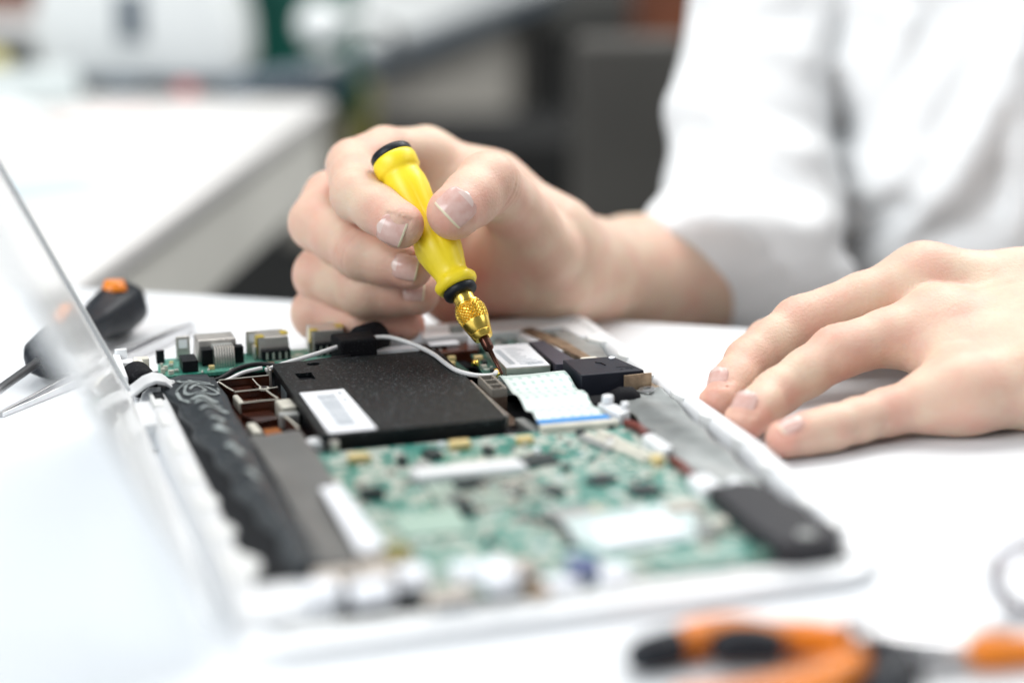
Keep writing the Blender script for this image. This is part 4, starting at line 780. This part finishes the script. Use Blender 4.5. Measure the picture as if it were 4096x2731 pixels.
def hmod(h, a):
    if h < 46.5: return 1+0.045*max(0, 1-abs(h-44)/2.5)*math.cos(6*a)
    if 49 < h < 96: return 1+0.05*math.sin((h-49)/47*math.pi)*(abs(math.cos(3*a))**.7*2-1)
    return 1
b = B(); b.lathe([(40.9, 4), (41, 7.2), (41.6, 8.2), (42.8, 8.7), (44.4, 8.75), (45.4, 8.3), (46.4, 7.1), (48.5, 6.9), (51, 7.5), (55, 8.5), (58.5, 9.2), (61.5, 9.3), (64.5, 8.7), (68, 7.7), (72, 7.0), (76, 6.9), (80, 7.3), (84, 8.0), (88.5, 8.6), (92.5, 8.7), (95.6, 8.2), (97.3, 8.1), (97.9, 8.6), (98.8, 9.3), (103.5, 9.5), (104.8, 9.1), (105.2, 8.2)], TIP, AX, 72, mod=hmod)
P(b, 'handle', 'yellow', SD, smooth=True)
b = B(); b.lathe([(105.0, 8.9), (105.6, 9.0), (107.6, 9.0), (108.4, 8.4), (108.6, 6)], TIP, AX, 48); P(b, 'end_cap', 'rubber', SD, smooth=True)

# ------------------------------------------------------------ tools lying on the table
BS = empty('black_screwdriver', (-12, 330, 0), 'black handled screwdriver with an orange end lying behind the laptop lid', 'screwdriver')
p0, p1 = Vector((-35, 292, 11.5)), Vector((10, 372, 13.5)); d = (p1-p0); LN = d.length
b = B(); b.lathe([(0, 4), (2, 7), (8, 9.8), (20, 11), (36, 10), (52, 8.3), (60, 8.6), (72, 11.2), (84, 12.2), (90, 11.5), (94, 9)], p0, d, 40, mod=lambda h, a: 1+.035*math.cos(6*a)); P(b, 'handle', 'rubber', BS, smooth=True)
b = B(); b.lathe([(93.5, 7.5), (95, 7.2), (97, 5)], p0, d, 32); P(b, 'end_cap', 'orange', BS, smooth=True)
b = B(); b.lathe([(0, 5.6), (1, 5.5), (5, 4.2)], p1+Vector((-6, -13, 9.5)), (.05, .15, 1), 24); P(b, 'orange_mark', 'orange', BS, smooth=True)
b = B(); b.lathe([(-110, 1.2), (-104, 1.9), (1, 1.9)], p0+Vector((0, 0, -1)), d, 20, mi=0)
o = P(b, 'shaft', 'steel', BS, smooth=True)
# shaft turned to the tip resting on the table
b = B(); b.tube([p0, p0+Vector((-48, -70, -9.4))], 1.9, 16); 
me = o.data; bpy.data.objects.remove(o); P(b, 'shaft', 'steel', BS, smooth=True)

TW = empty('steel_tweezers', (-5, 311, 0), 'shiny steel tweezers lying beside the black screwdriver', 'tweezers')
a, c_ = Vector((-52, 257, 0)), Vector((40, 363, 0)); dd = (c_-a).normalized(); tt = Vector((-dd.y, dd.x, 0))
for sgn in (-1, 1):
    b = B(); pts = [(a+tt*sgn*.6, 1.0), (a+dd*18+tt*sgn*1.6, 1.4), (a+dd*60+tt*sgn*3.6, 3.2), (a+dd*110+tt*sgn*2.4, 4), (a+dd*138+tt*sgn*.6, 4)]; vs = []
    for (p, hgt) in pts:
        for (o1, z) in ((-.5, .15), (.5, .15), (.5, hgt+1.2), (-.5, hgt+1.2)): vs.append((p.x+tt.x*o1, p.y+tt.y*o1, z))
    n = len(pts); b.add(vs, [(3, 2, 1, 0), tuple(range(4*n-4, 4*n))]+[(4*i+k, 4*i+(k+1) % 4, 4*i+4+(k+1) % 4, 4*i+4+k) for i in range(n-1) for k in range(4)])
    P(b, 'arm', 'steel', TW, bevel=.2)

PL = empty('pliers', (168, -38, 0), 'small pliers with orange and black handles lying at the front table edge', 'pliers')
def handle(pts, name, z=5.5):
    pp = catmull([(x, y, z) for x, y, r, m in pts], 6); rr = []
    for i in range(len(pts)-1):
        for k in range(6): rr.append(pts[i][2]+(pts[i+1][2]-pts[i][2])*k/6)
    rr.append(pts[-1][2])
    b = B(); b.tube(pp, rr, 16)
    # colour faces along the handle
    nn = len(pp); k = 0
    for j in range(nn-1):
        mi = pts[min(j//6, len(pts)-1)][3]
        for i in range(16): b.mi[k] = mi; k += 1
    b.mi[-1] = pts[-1][3]; b.mi[-2] = pts[0][3]
    return P(b, name, [M['orange'], M['rubber'], M['steel']], PL, smooth=True)
def hseg(name, key, m, z=5.5, parent=None):
    pts = H[key]; pp = catmull([(x, y, z_) for x, y, z_, r in pts], 6); rr = []
    for i in range(len(pts)-1):
        for k in range(6): rr.append(pts[i][3]+(pts[i+1][3]-pts[i][3])*k/6)
    rr.append(pts[-1][3]); b = B(); b.tube(pp, rr, 18); return P(b, name, m, parent or PL, smooth=True)
hseg('handle', 'plA', 'orange')
hseg('grip_pad', 'plApad', 'rubber'); hseg('grip_end', 'plAend', 'rubber')
hseg('handle', 'plB', 'orange'); hseg('grip_pad', 'plBpad', 'rubber')
hseg('jaw', 'plJ1', 'steel'); hseg('jaw', 'plJ2', 'steel')
c_ = Vector(H['plJ1'][0][:3]); b = B(); b.cyl(c_.x, c_.y, 1.5, 9.5, 6.0, 28); P(b, 'pivot', 'steel', PL, bevel=.8)
OK_ = empty('small_orange_screwdriver', tuple(H['plO'][0][:2])+(0,), 'short tool with an orange handle lying at the right end of the pliers', 'screwdriver')
hseg('handle', 'plO', 'orange', parent=OK_); hseg('blade', 'plOb', 'steel', parent=OK_)
x, y, r, h = H['cup']
b = B(); nA, nB = 56, 14; vs = []
for i in range(nA):
    a = 2*math.pi*i/nA; c_ = Vector((math.cos(a)*.92, -math.cos(a)*.39, math.sin(a)))
    for j in range(nB):
        q = 2*math.pi*j/nB; vs.append(Vector((x, y, 12.6))+c_*(10.2+2.3*math.cos(q))+Vector((.39, .92, 0))*2.6*math.sin(q))
b.add(vs, [(i*nB+j, i*nB+(j+1) % nB, ((i+1) % nA)*nB+(j+1) % nB, ((i+1) % nA)*nB+j) for i in range(nA) for j in range(nB)])
tag(b.build('steel_ring', M['darksteel'], smooth=True), 'shiny steel ring standing on the table at the right edge of the photo', 'ring')

# ------------------------------------------------------------ person: one continuous surface from a distance field
def npv(v): return np.array(v, dtype=np.float32)
def smin(a, b, k):
    h = np.clip(0.5+0.5*(b-a)/k, 0, 1); return b*(1-h)+a*h-k*h*(1-h)
class Grid:
    def __init__(s, xs, ys, zs):
        s.x, s.y, s.z = (npv(a) for a in (xs, ys, zs)); s.D = np.full((len(xs), len(ys), len(zs)), 60.0, np.float32)
    def sub(s, lo, hi):
        return tuple(slice(max(0, int(np.searchsorted(a, l))-1), int(np.searchsorted(a, h))+1) for a, l, h in ((s.x, lo[0], hi[0]), (s.y, lo[1], hi[1]), (s.z, lo[2], hi[2])))
    def pts(s, sl): return s.x[sl[0]][:, None, None], s.y[sl[1]][None, :, None], s.z[sl[2]][None, None, :]
def cone(X, Y, Z, a, b):
    ax, ay, az, ra = a[:4]; bx, by, bz, rb = b[:4]; dx, dy, dz = bx-ax, by-ay, bz-az; L2 = dx*dx+dy*dy+dz*dz+1e-9
    h = np.clip(((X-ax)*dx+(Y-ay)*dy+(Z-az)*dz)/L2, 0, 1)
    return np.sqrt((X-ax-h*dx)**2+(Y-ay-h*dy)**2+(Z-az-h*dz)**2)-(ra+(rb-ra)*h)
def chainsdf(X, Y, Z, pts, k=3.0, waist=0.05):
    P_ = [list(p) for p in pts]; Q = []
    for i in range(len(P_)-1):
        a, b = P_[i], P_[i+1]; Q.append(a)
        if waist: Q.append([(a[j]+b[j])/2 for j in range(3)]+[(a[3]+b[3])/2*(1-waist)])
    Q.append(P_[-1]); D = None
    for i in range(len(Q)-1):
        d = cone(X, Y, Z, Q[i], Q[i+1]); D = d if D is None else smin(D, d, k)
    return D
def bounds(pts, pad=16):
    A = np.array([p[:3] for p in pts]); r = max(p[3] for p in pts)+pad; return A.min(0)-r, A.max(0)+r
def surface_nets(g):
    D = g.D; ins = D < 0
    c = [ins[i:ins.shape[0]-1+i, j:ins.shape[1]-1+j, k:ins.shape[2]-1+k] for i in (0, 1) for j in (0, 1) for k in (0, 1)]
    al = c[0].copy(); an = c[0].copy()
    for q in c[1:]: al &= q; an |= q
    act = an & ~al; I, J, K = np.nonzero(act); idx = np.full(act.shape, -1, np.int32); idx[I, J, K] = np.arange(len(I))
    acc = np.zeros((len(I), 3), np.float64); cnt = np.zeros(len(I))
    X = (g.x, g.y, g.z)
    for axis in range(3):
        o1, o2 = [a for a in range(3) if a != axis]
        for u in (0, 1):
            for v in (0, 1):
                A = [I.copy(), J.copy(), K.copy()]; A[o1] = A[o1]+u; A[o2] = A[o2]+v; Bq = [q.copy() for q in A]; Bq[axis] = Bq[axis]+1
                da = D[A[0], A[1], A[2]]; db = D[Bq[0], Bq[1], Bq[2]]; m = (da < 0) != (db < 0)
                t = np.where(m, da/np.where(m, da-db, 1), 0)
                p = np.stack([X[q][A[q]].astype(np.float64) for q in range(3)], 1); p[:, axis] += t*(X[axis][Bq[axis]]-X[axis][A[axis]])
                acc[m] += p[m]; cnt[m] += 1
    V = acc/cnt[:, None]; F = []
    for axis in range(3):
        o1, o2 = [(1, 2), (2, 0), (0, 1)][axis]
        s0 = [slice(None)]*3; s1 = [slice(None)]*3; s0[axis] = slice(0, -1); s1[axis] = slice(1, None)
        a = ins[tuple(s0)]; b = ins[tuple(s1)]; ed = np.array(np.nonzero(a != b))
        ok = np.ones(ed.shape[1], bool)
        for o in (o1, o2): ok &= (ed[o] > 0) & (ed[o] < ins.shape[o]-1)
        ed = ed[:, ok]; fl = a[ed[0], ed[1], ed[2]]
        def cell(d1, d2):
            q = ed.copy(); q[o1] -= d1; q[o2] -= d2; return idx[q[0], q[1], q[2]]
        q = np.stack([cell(1, 1), cell(0, 1), cell(0, 0), cell(1, 0)], 1)
        q[~fl] = q[~fl][:, ::-1]; F.append(q)
    F = np.concatenate(F); F = F[(F >= 0).all(1)]
    return V, F
def mesh_from(V, F, name, m, parent=None):
    me = bpy.data.meshes.new(name); n, k = len(V), len(F)
    me.vertices.add(n); me.vertices.foreach_set('co', (V*S).astype(np.float32).ravel())
    me.loops.add(k*4); me.loops.foreach_set('vertex_index', F.astype(np.int32).ravel())
    me.polygons.add(k); me.polygons.foreach_set('loop_start', np.arange(0, 4*k, 4, dtype=np.int32)); me.polygons.foreach_set('loop_total', np.full(k, 4, np.int32))
    me.update(calc_edges=True); me.validate(); me.polygons.foreach_set('use_smooth', np.ones(k, bool))
    return link(me, name, m, parent, False)
def axis(*seg):              # (start, stop, step), ... -> one increasing coordinate list
    out = []
    for a, b, h in seg:
        n = max(1, int(round((b-a)/h))); out += list(a+(b-a)*np.arange(n)/n)
    return out+[seg[-1][1]]
RES = 0.8
g = Grid(axis((64, 205, RES), (205, 262, 1.4), (262, 420, 1.4), (420, 860, 7)), axis((86, 232, 1.3), (232, 356, RES), (356, 700, 6)),
         axis((-215, -36, 7), (-36, -3, 2), (-3, 98, RES), (98, 380, 7)))
R_FINGERS = [H[k] for k in ('index', 'middle', 'ring', 'pinky', 'thumb')]
L_FINGERS = [H[k] for k in ('lindex', 'lmiddle', 'lring', 'lpinky', 'lthumb')]
def addc(pts, k, waist=0.0):
    lo, hi = bounds(pts, 22); sl = g.sub(lo, hi); X, Y, Z = g.pts(sl); d = chainsdf(X, Y, Z, pts, 10, waist)
    g.D[sl] = smin(g.D[sl], d, k)
for k in ('pal1', 'pal2', 'pal3', 'pal4', 'thenar'): addc(H[k], 9)
addc(H['farm'], 12); addc(H['uparm'], 14)
for k in ('lp1', 'lp2', 'lp3', 'lp4', 'lp5'): addc(H[k], 15)
addc(H['lfarm'], 12); addc(H['luparm'], 14); addc(H['torso'], 25); addc(H['should'], 25); addc(H['neck'], 25)
palm = g.D.copy()
def wrinkle(d, X, Y, Z, p, q, ts, depth=.65, w=.8):
    a, b = npv(p[:3]), npv(q[:3]); u = (b-a)/np.linalg.norm(b-a)
    s = (X-b[0])*u[0]+(Y-b[1])*u[1]+(Z-b[2])*u[2]
    for t in ts: d = d+depth*np.exp(-((s-t)/w)**2)
    return d
for fi, pts in enumerate(R_FINGERS+L_FINGERS):
    lo, hi = bounds(pts, 12); sl = g.sub(lo, hi); X, Y, Z = g.pts(sl); d = chainsdf(X, Y, Z, pts, 3.5, .05)
    if fi == 1: d = wrinkle(d, X, Y, Z, pts[-3], pts[-2], (-1.8, .6, 3.0))
    if fi == 0: d = wrinkle(d, X, Y, Z, pts[-3], pts[-2], (-1.0, 1.6), .4)
    if fi == 4: d = wrinkle(d, X, Y, Z, pts[1], pts[2], (-2.8, 0.2, 3.0), .5)
    if fi in (6, 7, 8): d = wrinkle(d, X, Y, Z, pts[0], pts[1], (-2, 1.5), .3, 1.1)
    if fi in (6, 7, 8): d = wrinkle(d, X, Y, Z, pts[1], pts[2], (-1, 1.5), .3, 1.1)
    v = smin(palm[sl], d, 7 if fi == 4 else (9 if fi < 5 else 13)); g.D[sl] = smin(g.D[sl], v, 0.6)
del palm
# nails: beds carved slightly, plates made from the finger surface
def fdist(pts, p):
    return float(chainsdf(np.float32(p[0]), np.float32(p[1]), np.float32(p[2]), pts, 3.5, .05))
NAILS = []
names = dict(zip(('index', 'middle', 'ring', 'pinky', 'thumb'), R_FINGERS)); names.update(dict(zip(('lindex', 'lmiddle', 'lring', 'lpinky', 'lthumb'), L_FINGERS)))
for (fn, c0, nrm, ax, ln, wd) in H['nails']:
    pts = names[fn]; n = Vector(nrm).normalized(); a = Vector(ax); a = (a-n*a.dot(n)).normalized(); sd = n.cross(a).normalized(); c0 = Vector(c0)
    def hit(p):
        q = p+n*16
        for _ in range(60):
            dd = fdist(pts, q)
            if dd < 0.02: break
            q = q-n*max(dd*.8, .01)
            if (p+n*16-q).length > 34: break
        return q
    cs = hit(c0); NU, NV = 14, 16; rows = []
    R0 = wd*0.62
    for i in range(NU+1):
        row = []; u = -1+2*i/NU
        for j in range(NV+1):
            v = -1+2*j/NV
            wfac = (1-max(0, (-u-0.25)/0.75)**2.8*0.62)*(1-max(0, (u-.6)/.4)**2*.06)
            phi = v*wd/2*wfac/R0
            uu = u*ln/2*(1-0.12*(abs(v)**2.5 if u > 0 else 0))-(0.10*ln*(abs(v)**2) if u < -.9 else 0)*-1
            p = cs+a*uu+sd*(R0*math.sin(phi))-n*(R0*(1-math.cos(phi)))-n*(.055*ln*(u*u))
            row.append(p+n*0.12)
        rows.append(row)
    NAILS.append((fn, rows))
    # carve: keep skin below the plate
    P0 = np.array([[q[:] for q in row] for row in rows]).reshape(-1, 3); lo, hi = P0.min(0)-4, P0.max(0)+4; sl = g.sub(lo, hi); X, Y, Z = g.pts(sl)
    dx, dy, dz = X-cs.x, Y-cs.y, Z-cs.z
    U_ = dx*a.x+dy*a.y+dz*a.z; V_ = dx*sd.x+dy*sd.y+dz*sd.z; N_ = dx*n.x+dy*n.y+dz*n.z
    pl_ = np.where(np.abs(V_) < R0*.97, np.sqrt(np.clip(R0**2-V_**2, 0, None))-R0, -R0)-0.055*ln*(U_/(ln/2))**2-0.38
    cut = pl_-N_                                       # negative above the bed
    un, vn = np.abs(U_)/(ln/2+.45), np.abs(V_)/(wd/2+.35)
    edge = (np.where(U_ < 0, (un**2.6+vn**2.6)**(1/2.6), np.maximum(un, vn))-1)*wd*.5
    edge = np.maximum(edge, -(g.D[sl]+0.75))
    vol = np.maximum(np.maximum(cut, edge), N_-4)       # region to remove
    g.D[sl] = np.maximum(g.D[sl], np.clip(-vol, -3, 3))
V, F = surface_nets(g)
del g
PR = empty('person', (560, 480, -750), 'person in a rolled white shirt with one fist round a screwdriver and one hand flat', 'person')
body = mesh_from(V, F, 'body', M['skin'], PR)
me = body.data; co = V
bl = np.zeros(len(co), np.float32)
def blush(p, r, amt):
    global bl
    d2 = ((co-np.array(p[:3]))**2).sum(1); bl = np.maximum(bl, (amt*np.exp(-d2/(r*r))).astype(np.float32))
for pts in R_FINGERS: blush(pts[-3], 13, .65); blush(pts[-2], 11, .5); blush(pts[-1], 12, .85)
for pts in L_FINGERS: blush(pts[0], 16, .55); blush(pts[1], 12, .65); blush(pts[2], 9, .45); blush(pts[3], 11, .75)
blush((150, 300, 20), 26, .8); blush((140, 290, 34), 22, .8)
at = me.attributes.new('blush', 'FLOAT', 'POINT'); at.data.foreach_set('value', bl)
for fn, rows in NAILS:
    b = B(); NU, NV = len(rows)-1, len(rows[0])-1; W_ = NV+1
    top = [p for row in rows for p in row]
    ctr = sum(top, Vector())/len(top); nn = (rows[NU//2][NV//2]-ctr).normalized()
    n0 = len(top); b.v = [tuple(p) for p in top]+[tuple(p-nn*.45) for p in top]
    for i in range(NU):
        for j in range(NV):
            f_ = (i*W_+j, i*W_+j+1, (i+1)*W_+j+1, (i+1)*W_+j); mi = 1 if i >= NU-1 else (2 if (i < 3 and abs(j-NV/2) < NV*.3) else 0)
            b.f.append(f_); b.mi.append(mi); b.f.append(tuple(q+n0 for q in reversed(f_))); b.mi.append(mi)
    edge = list(range(W_))+[i*W_+NV for i in range(1, NU+1)]+[NU*W_+j for j in range(NV-1, -1, -1)]+[i*W_ for i in range(NU-1, 0, -1)]
    for i in range(len(edge)): b.f.append((edge[i], edge[i]+n0, edge[(i+1) % len(edge)]+n0, edge[(i+1) % len(edge)])); b.mi.append(1 if edge[i] >= (NU-1)*W_ else 0)
    P(b, 'fingernail', [M['nail'], M['nailtip'], M['lunula']], body, smooth=True)

# ------------------------------------------------------------ shirt
g = Grid(axis((258, 900, 4)), axis((180, 720, 4.5)), axis((-220, 330, 4)))
X, Y, Z = g.pts((slice(None),)*3)
Rn, Un = npv(RGT[:]), npv(UPV[:])
fx = (X-CAM.x)*Rn[0]+(Y-CAM.y)*Rn[1]+(Z-CAM.z)*Rn[2]; fy = (X-CAM.x)*Un[0]+(Y-CAM.y)*Un[1]+(Z-CAM.z)*Un[2]
dep_ = (X-CAM.x)*FWD.x+(Y-CAM.y)*FWD.y+(Z-CAM.z)*FWD.z
def grow(pts, r): return [list(p[:3])+[p[3]+r] for p in pts]
arm = chainsdf(X, Y, Z, H['s_arm'], 14, 0)
for i, p in enumerate(H['s_b']): arm = smin(arm, cone(X, Y, Z, p, [p[0]+1, p[1], p[2], p[3]]), 14)
c0 = np.array(H['s_arm'][0][:3]); c1 = np.array(H['s_arm'][1][:3])
ca, cb_ = (Vector(p) for p in H['cuff']); dirc = (cb_-ca).normalized(); ncut = Vector(tuple(c1-c0)); ncut = (ncut-dirc*ncut.dot(dirc)).normalized(); mid = (ca+cb_)/2
# rolled cuff: a thicker band just inside the cut
sdist = (X-mid.x)*ncut.x+(Y-mid.y)*ncut.y+(Z-mid.z)*ncut.z
arm = arm-1.6*(1/(1+np.exp((sdist-26)/1.2)))
arm = np.maximum(arm, -sdist)
tors = np.minimum(chainsdf(X, Y, Z, grow(H['torso'], 27), 25, 0), 400)
tors = smin(tors, chainsdf(X, Y, Z, grow(H['should'], 16), 25, 0), 30)
larm = chainsdf(X, Y, Z, H['s_larm'], 16, 0)
D = smin(tors, arm, 5); D = smin(D, larm, 12)
rel = 1010/np.maximum(dep_, 500)          # fold lines were measured on the plane through the chest
u2 = fx*rel; v2 = fy*rel
for pl_, amp, w in H['folds']:
    dmin = None
    for i in range(len(pl_)-1):
        a, b_ = pl_[i], pl_[i+1]; dx, dy = b_[0]-a[0], b_[1]-a[1]
        h = np.clip(((u2-a[0])*dx+(v2-a[1])*dy)/(dx*dx+dy*dy), 0, 1); d = (u2-a[0]-h*dx)**2+(v2-a[1]-h*dy)**2
        dmin = d if dmin is None else np.minimum(dmin, d)
    D = D-0.95*amp*np.exp(-dmin/(w*w))
g.D = D.astype(np.float32)
V, F = surface_nets(g)
sh = mesh_from(V, F, 'shirt', M['cloth'], PR)
smm = sh.modifiers.new('smooth', 'SMOOTH'); smm.factor = .5; smm.iterations = 3
